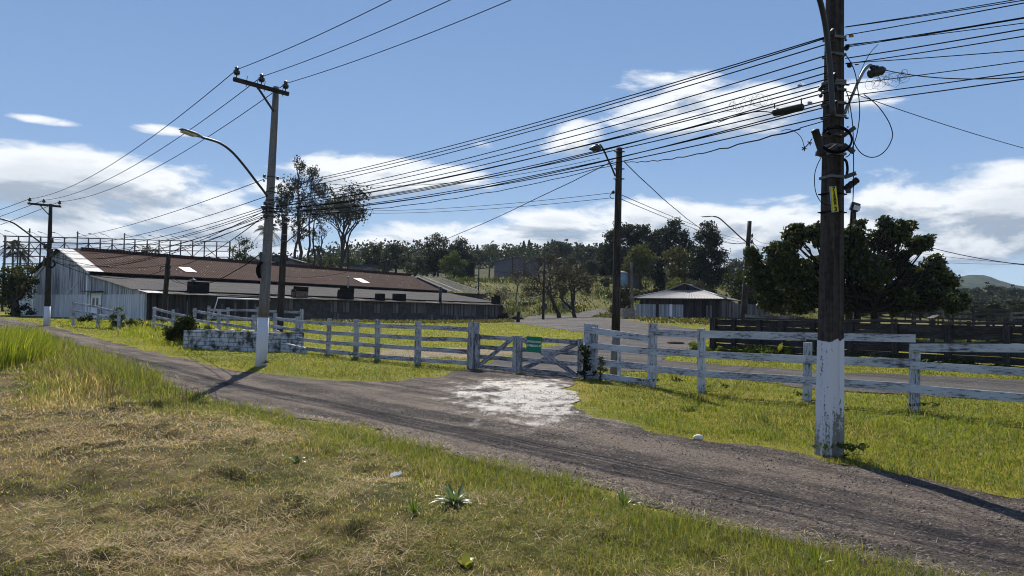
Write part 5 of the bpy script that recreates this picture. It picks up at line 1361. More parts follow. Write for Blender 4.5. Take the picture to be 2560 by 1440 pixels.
c = MB(); a, b = Vector((-8.95, 26.55, pz - .2)), Vector((-7.9, 26.2, pz - .2)); c.prism([a, a + Vector((0, 0, .60)), b + Vector((0, 0, .42)), b], Vector((.06, .2, 0))); c.build('wall', M['brick_white'], lw)
# ------------------------------------------------------------------ little things on the ground
def pebble(name, label, p, s, mt, cat):
    c = MB(); n = 9; rings = [(.25, -.5), (.8, -.3), (1, .1), (.75, .6), (.3, .85)]
    c.tube([Vector(p) + Vector((0, 0, s[2] * (h + .4))) for r_, h in rings], [r_ * s[0] for r_, h in rings], n)
    o = c.build(name, mt, None); o.scale = (1, s[1] / s[0], 1); return tag(o, label, cat)
b = gp(1746, 1103); pebble('stone', 'pale rounded stone lying where the road meets the green verge', b + Vector((0, 0, .01)), (.075, .05, .06), M['stone_pale'], 'stone')
b = gp(1690, 860); pebble('dirt_clump', 'brown heap of dead leaves on the yard gravel behind the fence', b, (.5, .35, .10), M['soil'], 'heap')
b = gp(985, 1196); bz = float(gz(b.x, b.y)); c = MB(); c.box(Vector((b.x, b.y, bz + .05)), (.035, .01, .01), (-.01, .02, .012), (0, -.002, .004)); c.box(Vector((b.x + .05, b.y + .01, bz + .06)), (.02, .015, .012), (-.01, .015, .01), (0, -.002, .003))
tag(c.build('plastic_scrap', M['plastic_white'], None), 'crumpled clear white plastic scrap in the dead grass', 'litter')
# ------------------------------------------------------------------ trees
def leafquads(C, size, col, elong=1.6, up=None):
    """random little rhombic leaves at C (n,3)"""
    n = len(C)
    a = rng.normal(size=(n, 3)); a /= np.linalg.norm(a, axis=1)[:, None] + 1e-9
    b = rng.normal(size=(n, 3)); b -= a * (a * b).sum(1)[:, None]; b /= np.linalg.norm(b, axis=1)[:, None] + 1e-9
    s = (size * (.6 + .8 * rng.random(n)))[:, None]
    V = np.stack([C - a * s * elong * .5, C + b * s * .5, C + a * s * elong * .5, C - b * s * .5], 1).reshape(-1, 3)
    return V, np.arange(n * 4).reshape(-1, 4), np.repeat(col, 4, 0)
def crown(parent, C, size, base, jit=.3, elong=1.6, name='crown', lime=0.0, mt='leaf'):
    n = len(C); col = np.array(base)[None] * (1 + (rng.random((n, 1)) - .5) * 2 * jit) * (1 + (rng.random((n, 3)) - .5) * .2)
    if lime: k = rng.random(n) < lime; col[k] = col[k] * np.array((2.0, 1.9, 1.2))
    V, F, K = leafquads(C, size, np.clip(col, 0, 1), elong)
    return npmesh(name, V, F, M[mt], parent, K)
def clumps(blobs, ncl, per, spread, hollow=.35):
    out = []
    for (c, r) in blobs:
        r = np.array(r if hasattr(r, '__len__') else (r, r, r)); vol = max(.05, (r[0] * r[1] * r[2]) ** (2 / 3))
        k = max(3, int(ncl * vol)); d = rng.normal(size=(k, 3)); d /= np.linalg.norm(d, axis=1)[:, None]
        q = (hollow + (1 - hollow) * rng.random(k) ** .7)[:, None]
        cc = np.array(c)[None] + d * q * r
        sp = spread * (.6 + .8 * rng.random((k, 1, 1)))
        out.append((cc[:, None] + np.clip(rng.normal(size=(k, per, 3)), -1.7, 1.7) * sp * np.array((1, 1, .7))).reshape(-1, 3))
    return np.concatenate(out)
def limb(mb, a, b, r0, r1, wob_=.06, n=5, seg=6):
    a, b = Vector(a), Vector(b); L = (b - a).length
    pts = [a.lerp(b, k / seg) + Vector((rnd.uniform(-1, 1), rnd.uniform(-1, 1), rnd.uniform(-.5, .5))) * L * wob_ * (0 < k < seg) for k in range(seg + 1)]
    mb.tube(pts, [r0 + (r1 - r0) * k / seg for k in range(seg + 1)], n, False); return pts
def blob_tree(name, label, base, blobs, tr, leaf, ncl, per, spread, base_col, cat='tree', group=None, fork=.4, twig=4, bark='bark', jit=.3, hollow=.35, lime=0.0, elong=1.6, trunks=None, mt='leaf'):
    T = thing(name, base, label, cat, group)
    cx = np.array([b[0] for b in blobs]); zlo = min(b[0][2] - (b[1][2] if hasattr(b[1], '__len__') else b[1]) for b in blobs); ztop = max(b[0][2] for b in blobs)
    base = Vector(base); m = cx.mean(0)
    fz = base.z + (m[2] - base.z) * fork
    mb = MB()
    for (ox, oy) in (trunks or [(0, 0)]):
        b0 = base + Vector((ox, oy, -.3)); fk = Vector((base.x + (m[0] - base.x) * .35 + ox * .6, base.y + oy * .6, fz))
        limb(mb, b0, fk, tr * 1.25, tr * .85, .04, 8)
        for (c, r) in blobs:
            r0 = r if not hasattr(r, '__len__') else min(r)
            pts = limb(mb, fk, c, tr * .5, tr * .16, .07, 6)
            for k in range(twig):
                d = Vector((rnd.gauss(0, 1), rnd.gauss(0, 1), rnd.gauss(.3, .7))).normalized() * r0 * .85
                limb(mb, pts[rnd.choice((3, 4, 5, 6))], Vector(c) + d, tr * .16, tr * .04, .09, 4, 4)
    mb.build('trunk', M[bark], T)
    C = clumps(blobs, ncl, per, spread, hollow)
    C = C[C[:, 2] > base.z + .15]
    crown(T, C, leaf, base_col, jit, elong, lime=lime, mt=mt)
    return T
def B(px, py, r, D, dy=0.0, sy=1.0):
    p = at(px, py, D + dy); q = r * D / FPX; return (tuple(p), (q, q * sy, q))

# --- the big dark tree behind the stockyard
DT = 46.0
bb = [(1900, 690, 48), (1950, 640, 45), (1990, 590, 42), (2045, 585, 40), (1985, 690, 60), (2090, 600, 50), (2140, 590, 40), (2130, 650, 62), (2060, 680, 60), (2200, 600, 45), (2250, 578, 40), (2290, 612, 34), (2318, 602, 22),
      (2220, 560, 26), (2180, 680, 55), (2240, 660, 45), (2290, 700, 48), (2330, 665, 34), (2360, 700, 36), (2330, 740, 50), (2385, 755, 36), (2250, 745, 52), (2170, 745, 45), (2090, 745, 52), (2000, 750, 45), (1930, 745, 45), (1880, 640, 26), (2285, 560, 14), (2340, 672, 20), (2150, 560, 18)]
blobs = [B(x, y, r * (.66 if y < 640 else .78), DT, rnd.uniform(-2, 2)) for x, y, r in bb]
base = onground(2135, DT)
blob_tree('broad_tree', 'broad dark dense leaved tree behind the stockyard, the largest crown in view', base, blobs, .24, .13, 84, 54, .14, (.030, .040, .012), bark='bark_black', fork=.35, twig=4, trunks=[(0, 0), (-2.2, .4), (1.6, -.3)], jit=.65, lime=.28, elong=1.9, hollow=.45, mt='leaf_gloss')  # lime: scattered leaves coloured brighter to paint in glints
# --- tall bare-stemmed eucalypts on the hill crest
def euca(label, px, ybase, ytop, D, lean, cbl, r=.34, dens=1.0):
    b = onground(px, D); T = thing('eucalyptus', b, label, 'tree'); mb = MB()
    top = at(px + lean, ytop + 18, D); n = 9
    pts = [b.lerp(top, k / n) + Vector((rnd.uniform(-.3, .3) * (k > 0), 0, 0)) for k in range(n + 1)]; pts[0].z -= .5
    mb.tube(pts, [r * (1 - .82 * k / n) for k in range(n + 1)], 7, False)
    C = []
    for (x, y, rad) in cbl:
        c = Vector(at(x, y, D + rnd.uniform(-2, 2))); rw = rad * D / FPX
        i = min(n - 1, max(2, int(n * np.clip((c.z - rw * 1.6 - b.z) / (top.z - b.z), .25, .9))))
        p = limb(mb, pts[i], c, r * .34, r * .10, .06, 5)
        for k in range(7):
            d = Vector((rnd.gauss(0, .8), rnd.gauss(0, .8), rnd.gauss(.35, .6))).normalized() * rw * rnd.uniform(.6, 1.05)
            q = limb(mb, p[rnd.choice((3, 4, 5))], c + d, r * .09, r * .03, .08, 4, 4)
            for m_ in range(3):
                e = q[rnd.choice((2, 3, 4))] + Vector((rnd.gauss(0, 1), rnd.gauss(0, 1), rnd.gauss(.2, 1))).normalized() * rw * .35
                limb(mb, q[2], e, r * .035, r * .012, .1, 3, 3)
                k2 = int(13 * dens * rnd.uniform(.3, 1.6)); C.append(np.array(e)[None] + rng.normal(size=(k2, 3)) * np.array((.62, .62, .8)) * rw * .24)
    mb.build('trunk', M['bark'], T); crown(T, np.concatenate(C), .21, (.028, .027, .014), .45, 2.2)
DE = 140
euca('tallest eucalyptus with airy crown rising over the barn roof', 752, 660, 395, DE, -10, [(748, 418, 26), (735, 455, 26), (770, 450, 28), (745, 500, 30), (775, 500, 26), (795, 470, 22), (800, 510, 20), (760, 545, 22), (785, 430, 20)], .42, 1.15)
euca('slim eucalyptus stem beside the tallest one, crown joined with it', 771, 660, 440, DE + 3, 6, [(790, 480, 24), (808, 520, 20), (770, 530, 22), (815, 480, 16)], .3, 1.0)
euca('eucalyptus close behind the grey lamp pole with dense dark crown', 708, 660, 455, DE - 2, -2, [(705, 480, 24), (695, 510, 22), (718, 520, 24), (700, 550, 18), (725, 490, 18)], .3, 1.5)
euca('leaning pale eucalyptus stem among the tall group', 730, 660, 500, DE + 1, 22, [(725, 560, 18), (745, 590, 18), (762, 575, 14)], .36, .7)
euca('thin straight eucalyptus beside the bare tree', 784, 660, 470, DE + 4, 4, [(800, 545, 18), (820, 500, 18), (780, 580, 14)], .26, .9)
euca('short forked thin tree between the tall eucalypts and the bare tree', 800, 660, 570, DE + 2, 2, [(795, 590, 18), (815, 575, 18), (805, 560, 14)], .34, .35)
# --- spreading, nearly bare trees
def rec(mb, p, d, L, r, depth, tips, spread, up=.1):
    segs = 3; q = Vector(p); dd = Vector(d); pts = [q.copy()]
    for k in range(segs):
        dd = (dd + Vector((rnd.gauss(0, .12), rnd.gauss(0, .12), rnd.gauss(up * .3, .1)))).normalized(); q = q + dd * L / segs; pts.append(q.copy())
    mb.tube(pts, [r * (1 - .32 * k / segs) for k in range(segs + 1)], 6 if depth > 3 else (4 if depth > 1 else 3), False)
    if depth == 0: tips.append(q); return
    for k in range(3 if depth > 1 and rnd.random() < .65 else 2):
        a = Vector((rnd.gauss(0, 1), rnd.gauss(0, 1), rnd.gauss(0, .7))); a = (a - dd * a.dot(dd)).normalized()
        nd = (dd + a * spread * rnd.uniform(.6, 1.3) + Vector((0, 0, up))).normalized()
        rec(mb, pts[-1] if k < 2 else pts[2], nd, L * rnd.uniform(.66, .86), r * .62, depth - 1, tips, spread, up)
def bare_tree(label, px, D, H, r, depth, spread, lean, leafn, leafs, col, bark='bark', up=.12, group=None, d0=None, flat=1.0):
    b = onground(px, D); T = thing('bare_tree', b, label, 'tree', group); mb = MB(); tips = []
    L = H * .27
    rec(mb, Vector(b) - Vector((0, 0, .3)), Vector((lean, 0, 1)).normalized(), L, r, depth, tips, spread, up)
    mb.v = [(v[0], v[1], b.z + (v[2] - b.z) * flat) for v in mb.v]
    mb.build('trunk', M[bark], T)
    if leafn:
        C = np.concatenate([np.array((t.x, t.y, b.z + (t.z - b.z) * flat))[None] + rng.normal(size=(max(1, int(leafn * rnd.uniform(.2, 1.8))), 3)) * leafs * 2.4 for t in tips if rnd.random() < .85])
        crown(T, C, leafs, col, .4, 1.9)
    return T
rnd.seed(21)
bare_tree('big open branched tree with thin foliage between eucalypts and ridge wood', 843, 138, 19, .50, 6, .62, .12, 9, .30, (.03, .032, .016), up=.16)
rnd.seed(5)
bare_tree('leafless spreading tree with dark fine twigs, its trunk beside the thin lamp pole', 1400, 92, 9.6, .36, 7, .85, -.05, 8, .10, (.04, .034, .02), up=.02, flat=1.0)
rnd.seed(9)
bare_tree('leafless leaning tree over the little table under bare branches', 1440, 90, 8.0, .30, 7, .9, -.25, 8, .10, (.04, .034, .02), up=.03)
rnd.seed(12)
for k, (px, D, H) in enumerate(((1232, 104, 4.6), (1262, 102, 5.2), (1210, 103, 4.0), (1290, 118, 6.0), (1328, 122, 5.5))):
    bare_tree('low grey leafless shrub on the slope behind the barn end', px, D, H, .13, 5, .8, .1, 3, .14, (.05, .042, .025), group='leafless shrubs on the slope', bark='bark_pale')
b = gp(1423, 772); tb = thing('stone_table', b, 'small stone table standing under the leafless trees', 'table')
c = MB(); c.box(b + Vector((0, 0, 1.0)), (1.3, 0, 0), (0, .5, 0), (0, 0, .08)); c.build('table_top', M['concrete_block'], tb)
for sx_ in (-.5, .5): c = MB(); c.box(b + Vector((sx_, 0, .42)), (.28, 0, 0), (0, .35, 0), (0, 0, .498)); c.build('leg', M['concrete_block'], tb)
# --- specific crowns on the ridge and in the valley
def crownset(label, px, D, bl, col, leaf=.30, ncl=5, per=22, spread=.55, tr=.3, name='broadleaf_tree', group=None, lime=0.0, bark='bark', fork=.45, hollow=.3, jit=.35, base=None):
    return blob_tree(name, label, base or onground(px, D), [B(x, y, r, D, rnd.uniform(-1, 1)) for x, y, r in bl], tr, leaf * .72, ncl * 1.1, int(per * 1.7), spread * .8, col, group=group, lime=lime, bark=bark, fork=fork, hollow=hollow, jit=jit, twig=3)
DK = (.020, .026, .012)
crownset('tall dark eucalypt mass directly behind the wooden lamp pole', 1545, 150, [(1535, 590, 26), (1560, 575, 24), (1520, 630, 26), (1548, 640, 34), (1590, 640, 30), (1510, 670, 24), (1530, 690, 28), (1568, 690, 30)], DK, .38, 6.5, 26, .6)
crownset('tall dark eucalypt with rounded twin tops just past the lamp pole', 1595, 152, [(1580, 590, 24), (1605, 578, 24), (1622, 610, 24), (1590, 625, 28), (1612, 650, 26), (1640, 640, 18)], DK, .38, 6.5, 26, .6)
crownset('wide dark eucalypt with a thin twiggy top in the ridge group', 1680, 150, [(1650, 595, 24), (1680, 580, 26), (1705, 600, 26), (1665, 625, 28), (1700, 635, 28), (1688, 560, 12), (1722, 625, 18), (1640, 640, 20)], DK, .38, 6.5, 26, .6)
crownset('tall tapering dark tree standing over the pavilion roof', 1770, 118, [(1770, 575, 20), (1760, 600, 24), (1783, 598, 24), (1745, 640, 28), (1775, 640, 32), (1798, 640, 24), (1740, 680, 28), (1775, 690, 34), (1802, 690, 22), (1760, 730, 30)], DK, .32, 7.5, 26, .5)
crownset('round olive green tree between the thin pole and the dark eucalypts', 1602, 124, [(1580, 640, 22), (1605, 632, 24), (1622, 650, 22), (1590, 665, 24), (1615, 675, 22), (1575, 670, 18)], (.075, .08, .022), .3, 7, 26, .5)
crownset('yellowish green broad tree behind the black cypress', 1700, 122, [(1670, 650, 20), (1692, 640, 22), (1715, 655, 22), (1735, 665, 18), (1690, 680, 24), (1715, 690, 22)], (.075, .075, .026), .3, 7, 26, .5)
crownset('narrow black cypress like tree in front of the yellowish crowns', 1648, 108, [(1648, 660, 15), (1645, 685, 18), (1650, 710, 18), (1646, 735, 18), (1650, 755, 16)], (.010, .012, .008), .25, 14, 34, .35, name='cypress')
crownset('bright green bushy tree low beside the pavilion roof', 1690, 100, [(1680, 720, 18), (1700, 715, 16), (1690, 740, 18)], (.085, .095, .018), .24, 10, 30, .4)
crownset('brownish thicket at the end of the yard beside the block', 1555, 84, [(1540, 740, 18), (1560, 728, 18), (1565, 760, 20), (1545, 770, 18), (1590, 735, 16)], (.035, .032, .016), .2, 14, 30, .35, name='thicket_bush')
crownset('grey twiggy thicket behind the pavilion', 1730, 96, [(1720, 720, 20), (1745, 715, 20), (1760, 735, 18)], (.045, .042, .028), .2, 8, 22, .35, name='thicket_bush')
crownset('dark tree low between pavilion and the big dark crown', 1850, 90, [(1835, 700, 22), (1860, 690, 22), (1845, 730, 24), (1875, 725, 20)], (.032, .038, .014), .26, 9, 26, .45)
crownset('hazy blue green tree far between the tapering tree and the big one', 1838, 230, [(1828, 668, 16), (1845, 662, 16), (1838, 690, 20), (1815, 690, 14)], (.03, .04, .02), .5, 4, 22, .9)
crownset('airy rounded tree above the ridge wood with visible forked trunk', 1085, 160, [(1065, 612, 22), (1090, 602, 20), (1105, 605, 18), (1075, 640, 20), (1098, 640, 18)], (.035, .04, .018), .34, 4, 20, .6)
crownset('dark massed tree below the airy rounded one', 1095, 158, [(1090, 655, 22), (1105, 640, 20), (1075, 670, 20), (1110, 670, 18)], DK, .36, 7, 26, .6)
crownset('light green leafy tree beside the open hut', 1135, 148, [(1120, 655, 18), (1140, 645, 18), (1152, 660, 16), (1128, 675, 20), (1148, 680, 16)], (.075, .095, .022), .3, 6, 26, .5)
crownset('dark tree above the near end of the ridge wood', 1150, 175, [(1140, 615, 16), (1155, 612, 16), (1150, 635, 20), (1165, 645, 16)], DK, .4, 5, 24, .7)
crownset('dark tree beside the short pole over the barn roof', 990, 160, [(980, 625, 18), (1000, 620, 16), (985, 650, 22), (1005, 655, 18), (960, 650, 14)], (.03, .036, .018), .36, 5, 22, .6)
crownset('dark leafy tree next to the open branched tree', 930, 158, [(920, 640, 16), (940, 630, 16), (935, 660, 20), (915, 665, 14)], (.026, .032, .013), .34, 6, 24, .6)
crownset('mid green bushes at the wood edge over the barn roof', 1035, 155, [(1020, 665, 16), (1045, 655, 18), (1040, 680, 16), (1060, 680, 14)], (.045, .055, .02), .32, 6, 24, .5, name='bush')
crownset('small bushy green tree past the far end of the hoarding', 606, 112, [(600, 610, 14), (612, 600, 12), (595, 628, 16), (618, 622, 14), (605, 640, 16), (585, 640, 10)], (.055, .065, .022), .26, 5, 20, .45)
crownset('rounded treetop peeping over the red roof under the hoarding', 365, 118, [(350, 632, 14), (372, 625, 16), (390, 632, 12), (335, 636, 8)], (.06, .06, .022), .28, 5, 20, .45)
crownset('dark glossy bush tree beside the barn gable', 42, 60, [(10, 690, 24), (35, 680, 26), (60, 685, 22), (20, 720, 28), (50, 720, 26), (75, 705, 14), (10, 745, 24), (40, 750, 20)], (.045, .055, .02), .17, 16, 34, .3, lime=.08)
crownset('dim treetops beyond the barn behind the hoarding foot', 85, 130, [(70, 672, 14), (95, 668, 14), (120, 670, 12)], (.05, .05, .022), .32, 5, 20, .5)
for k, (px, w) in enumerate(((680, 12), (735, 14), (790, 14), (830, 12), (870, 14))):
    crownset('low green undergrowth crown on the hill crest below the eucalypts', px, 170, [(px, 658, w), (px + 16, 655, w)], (.05, .055, .02), .4, 5, 20, .6, name='bush', group='undergrowth below the eucalypts', tr=.15)
# --- ridge trees, copied
def proto(name, label, H, col, kind, group):
    T = thing(name, (0, 0, 0), label, 'tree', group); mb = MB()
    if kind == 'pine':
        mb.tube([Vector((0, 0, -1)), Vector((.1, 0, H * .5)), Vector((0, 0, H))], [.25, .15, .03], 5, False); C = []
        for k in range(60):
            z = H * (.25 + .75 * k / 60); R_ = (H - z) * .20 + .2; a = k * 2.4
            e = Vector((math.cos(a) * R_, math.sin(a) * R_, z - R_ * .15)); mb.tube([Vector((0, 0, z)), e], [.05, .02], 3, False)
            C.append(np.array((math.cos(a) * R_ * .65, math.sin(a) * R_ * .65, z))[None] + np.clip(rng.normal(size=(60, 3)), -1.6, 1.6) * np.array((.32, .32, .2)) * R_)
        C = np.concatenate(C)
    else:
        bl = []
        for k in range(9):
            a = rnd.random() * 6.28; q = rnd.random() ** .5 * H * .26; z = H * rnd.uniform(.42, .86)
            bl.append(((math.cos(a) * q, math.sin(a) * q, z), H * rnd.uniform(.12, .19)))
        bl.append(((0, 0, H * .9), H * .12)); limb(mb, (0, 0, -1), (0, 0, H * .5), .3, .2, .03, 6)
        for c, r_ in bl: limb(mb, (0, 0, H * .4), c, .14, .05, .07, 4)
        C = clumps(bl, 8 if kind == 'round' else 5, 42, .42, .3)
    mb.build('trunk', M['bark'], T); crown(T, C, .25, col, .45)
    return T
rnd.seed(3)
pr = {'pine': proto('pine_tree', 'dark pointed pine in the row along the distant ridge', 12, (.018, .026, .013), 'pine', 'pines along the distant ridge'),
      'round': proto('broadleaf_tree', 'dark rounded tree in the ridge wood between pines and eucalypts', 10, (.024, .032, .014), 'round', 'rounded trees in the ridge wood'),
      'airy': proto('broadleaf_tree', 'dark rounded tree in the ridge wood between pines and eucalypts', 11, (.028, .034, .018), 'airy', 'rounded trees in the ridge wood')}
used = {k: False for k in pr}
def put(kind, px, ytop, D, wk=1.0, label=None, group=None):
    H0 = {'pine': 12, 'round': 10, 'airy': 11}[kind]; b = onground(px, D); h = at(px, ytop, D).z - b.z
    if h < 2: h = 2 + rnd.random() * 2
    o = copy_tree(pr[kind]) if used[kind] else pr[kind]
    used[kind] = True; s = h / H0
    o.location = (b.x, b.y, b.z); o.scale = (s * wk, s * wk, s); o.rotation_euler = (0, 0, rnd.random() * 6.28)
    if label: o['label'] = label; o['group'] = group
for k in range(44):
    px = 1160 + k * 8.4 + rnd.uniform(-4, 4); yt = 622 + 12 * math.sin(k * .9) * .5 + rnd.uniform(-10, 12) - (8 if px > 1300 else 0)
    put('pine', px, yt, rnd.uniform(290, 335), 1.1)
for px, yt, D in ((1170, 632, 230), (1200, 628, 260), (1385, 604, 250), (1410, 600, 240), (1440, 608, 245), (1462, 622, 235), (1490, 618, 230), (1505, 640, 200), (1370, 630, 230), (1345, 640, 240), (1475, 650, 190), (1425, 640, 210), (1640, 600, 230), (1735, 640, 190), (945, 645, 220), (1015, 640, 230), (1050, 640, 240), (1120, 620, 240), (965, 650, 200), (1500, 690, 150), (1480, 700, 140), (1745, 690, 135), (1620, 690, 140), (1815, 690, 170), (1520, 715, 120)):
    put(rnd.choice(('round', 'airy')), px, yt, D, rnd.uniform(1.0, 1.5))
for k in range(58):                              # wood beyond the corral
    px = 2230 + rnd.random() * 420; q = rnd.random(); D = 85 + 330 * q ** 1.1
    yt = 770 - 55 * q ** .7 + rnd.uniform(-6, 8); 
    put(rnd.choice(('round', 'round', 'airy')), px, yt, D, rnd.uniform(1.3, 2.0), 'green tree in the mixed wood on the plain beyond the corral', 'trees in the wood beyond the corral')
for k in range(14):
    px = 1880 + rnd.random() * 420; D = rnd.uniform(80, 130)
    put('round', px, rnd.uniform(765, 785), D, rnd.uniform(1.3, 2.0), 'low tree seen under the big dark crown behind the stockyard', 'low trees under the big crown')
put('airy', 2470, 708, 260, 1.2, 'taller tree standing out of the wood beyond the corral', None); SC.collection.objects[-1]
put('airy', 2530, 714, 250, 1.2, 'high crown on the skyline above the far crossarm pole', None)
# mass of woodland filling the far ridge
def woods():
    n = 4200; a = np.radians(-32 + 78 * rng.random(n)); r = 255 + 380 * rng.random(n)
    x, y = r * np.sin(a), r * np.cos(a); z = tz(x, y) + far_bumps(x, y)
    h = 5 + 5 * rng.random(n)
    C = np.stack([x, y, z + h * .5], 1); P = (C[:, None] + rng.normal(size=(n, 60, 3)).clip(-1.7, 1.7) * np.stack([h * .24, h * .24, h * .28], 1)[:, None]).reshape(-1, 3)
    P = P[P[:, 2] > 0]; col = np.repeat(pal(n, [(.022, .03, .015), (.035, .04, .018), (.05, .055, .022)], [.5, .35, .15], .3), 60, 0)[:len(P)]
    V, F, K = leafquads(P, .85, col, 1.3)
    tag(npmesh('woods', V, F, M['leaf'], None, K), kind='stuff')
woods()
# far blue hill
def far_hill():
    az = np.radians(np.linspace(-40, 62, 240)); n = len(az)
    deg = np.degrees(az)
    prof = 20 + 54 * np.exp(-((deg - 33.2) / 3.2) ** 2) + 34 * np.exp(-((deg - 37.5) / 4.5) ** 2) + 60 * np.exp(-((deg - 18.5) / 3.5) ** 2) * .45 + 6 * (fbm(deg * .9, deg * 0 + 3, 5) - .5) * 2
    V = []; 
    for j, (rr_, q) in enumerate(((1250, -.15), (1380, .45), (1480, .8), (1560, 1.0), (1800, .6))):
        rj = rr_ + 40 * (fbm(deg * .7 + j * 9, deg * 0 + j, 3) - .5)
        V.append(np.stack([rj * np.sin(az), rj * np.cos(az), prof * q + (fbm(deg * 3 + j * 5, deg * 0 + 7 * j, 4) - .5) * 7], 1))
    V = np.concatenate(V); i = np.arange(4)[:, None] * n + np.arange(n - 1)[None]
    F = np.stack([i, i + 1, i + n + 1, i + n], -1).reshape(-1, 4)
    tag(npmesh('hills', V, F, M['hill'], None, None, True), kind='structure')
def m_hill(nt, p, out):
    o = obj(nt); n = noise(nt, o, .05, 6, .7); setc(nt, p, mixc(nt, n.smooth(.35, .65), (.022, .032, .016), (.06, .07, .03)), .95, .05); bump(nt, p, n, 1.0, 14)
M['hill'] = mat('hill', m_hill)
far_hill()
# --- palms
def palm(label, px, ytop, D, H=None, fr=22, L=3.0, col=(.045, .055, .022)):
    b = onground(px, D); t = at(px, ytop, D); T = thing('palm_tree', b, label, 'palm')
    crownz = t.z - L * .45; mb = MB(); mb.tube([Vector((b.x, b.y, b.z - .5)), Vector((b.x + .1, b.y, (b.z + crownz) / 2)), Vector((b.x, b.y, crownz))], [.24, .19, .15], 7); mb.build('trunk', M['bark_pale'], T)
    V = []; F = []; o = Vector((b.x, b.y, crownz))
    for k in range(fr):
        a = k * 2.4 + rnd.random(); el = rnd.uniform(-.5, 1.25); pts = []
        d = Vector((math.cos(a) * math.cos(el), math.sin(a) * math.cos(el), math.sin(el)))
        for j in range(8): q = j / 7; pts.append(o + d * L * q - Vector((0, 0, 1.25 * L * .5 * q * q * (1.1 - .2 * el))))
        for j in range(1, 8):
            tdir = (pts[j] - pts[j - 1]).normalized(); sd_ = tdir.cross(Vector((0, 0, 1))).normalized()
            for sg in (-1, 1):
                for m_ in range(2):
                    p = pts[j - 1].lerp(pts[j], m_ / 2); w = L * .24 * math.sin(math.pi * (.12 + .8 * (j + m_ / 2) / 8)); e = p + sd_ * sg * w * .75 + tdir * w * .5 - Vector((0, 0, w * .6)); u = tdir * .11
                    i = len(V); V += [p - u, p + u, e]; F.append((i, i + 1, i + 2))
    npmesh('crown', np.array([tuple(v) for v in V]), np.array(F), M['leaf'], T, np.repeat(pal(len(F), [col, tuple(q * 1.4 for q in col)], [.6, .4], .3), 3, 0))
palm('palm with drooping fronds behind the hoarding frame', 28, 598, 120, L=2.6); palm('second palm with dark hanging fronds beside it behind the hoarding', 47, 614, 116, L=2.6, col=(.02, .026, .012))
palm('tall palm crown half hidden by the grey lamp pole', 667, 556, 135, L=3.2, col=(.035, .042, .02)); palm('palm standing before the mauve warehouse', 1222, 600, 185, L=3.4, col=(.045, .055, .03)); palm('slim palm by the thin tree under the bare one', 792, 612, 150, L=2.2, col=(.03, .035, .018))
palm('bushy palm in the wood beyond the corral', 2497, 752, 120, L=3.0, col=(.035, .045, .02))
# --- shrubs along the fences
def shrub(label, px, ybase, bl, D, col, leaf, ncl, per, spread, lime=0.0, name='shrub', base=None):
    return blob_tree(name, label, base or onground(px, D), [B(x, y, r, D, 0) for x, y, r in bl], .03, leaf, ncl, per, spread, col, cat='shrub', fork=.3, twig=3, lime=lime, hollow=.1)
shrub('feathery grey green shrub standing in the tall grass by the barn gable', 296, 820, [(296, 775, 8), (290, 790, 13), (302, 792, 12), (292, 808, 15), (304, 812, 13)], 41, (.10, .13, .07), .07, 160, 22, .09)
shrub('dark rounded leafy bush leaning on the planter end', 455, 850, [(462, 805, 13), (475, 815, 14), (450, 820, 18), (430, 830, 18), (440, 848, 20), (462, 835, 18), (470, 798, 8)], 30.5, (.035, .045, .016), .075, 260, 26, .10, .12)
shrub('low dark weeds below the white fence remnant', 340, 812, [(330, 805, 10), (350, 812, 12), (320, 812, 9), (365, 815, 9), (222, 795, 9), (205, 796, 7)], 42, (.03, .04, .014), .08, 120, 22, .1, .05)
shrub('dark creeper climbing the white gate post', 1466, 945, [(1459, 872, 5), (1462, 886, 6), (1464, 902, 4), (1467, 918, 4), (1457, 936, 7), (1468, 946, 7), (1488, 938, 5), (1448, 946, 5)], 17.6, (.024, .032, .012), .05, 80, 20, .06, .05, base=GR + Vector((-.1, -.15, 0)))
shrub('thin pale weed growing beside the lamp pole foot', 1502, 935, [(1502, 895, 6), (1506, 905, 7), (1512, 925, 6), (1500, 918, 6)], 17.4, (.10, .12, .05), .03, 150, 12, .04, .1)
shrub('dark weeds at the barn gable foot beside the utility pole', 60, 790, [(45, 775, 10), (60, 770, 8), (75, 780, 10), (30, 782, 8)], 60, (.022, .03, .012), .12, 60, 22, .16)
shrub('small weed bush growing out of the planter soil', 520, 838, [(520, 822, 8), (512, 830, 7), (530, 830, 6)], 27.6, (.07, .085, .03), .05, 260, 18, .06, .1, base=Vector((-12.2, 27.9, pz + PHt - .05)))
for k, (px, y) in enumerate(((2060, 945), (2140, 950), (2230, 955), (2330, 960), (2420, 966), (2500, 972), (1830, 902), (1780, 898), (1900, 908), (1960, 918))):
    b = spx(px) + snv * .45; q = 16 if px > 2000 else 7
    p = Vector((b.x, b.y, tzf(b.x, b.y)))
    bl = [((p.x + rnd.uniform(-.5, .5), p.y + rnd.uniform(-.25, .2), p.z + rnd.uniform(.05, .3)), rnd.uniform(.16, .3)) for j in range(5)]
    blob_tree('weed_bush', 'low leafy weed at the foot of the stockyard boards', p, bl, .015, .06, 110, 24, .08, (.03, .045, .014) if px > 2000 else (.10, .13, .02), cat='weeds', group='weeds along the stockyard boards', fork=.3, twig=2, lime=.12, hollow=.05)
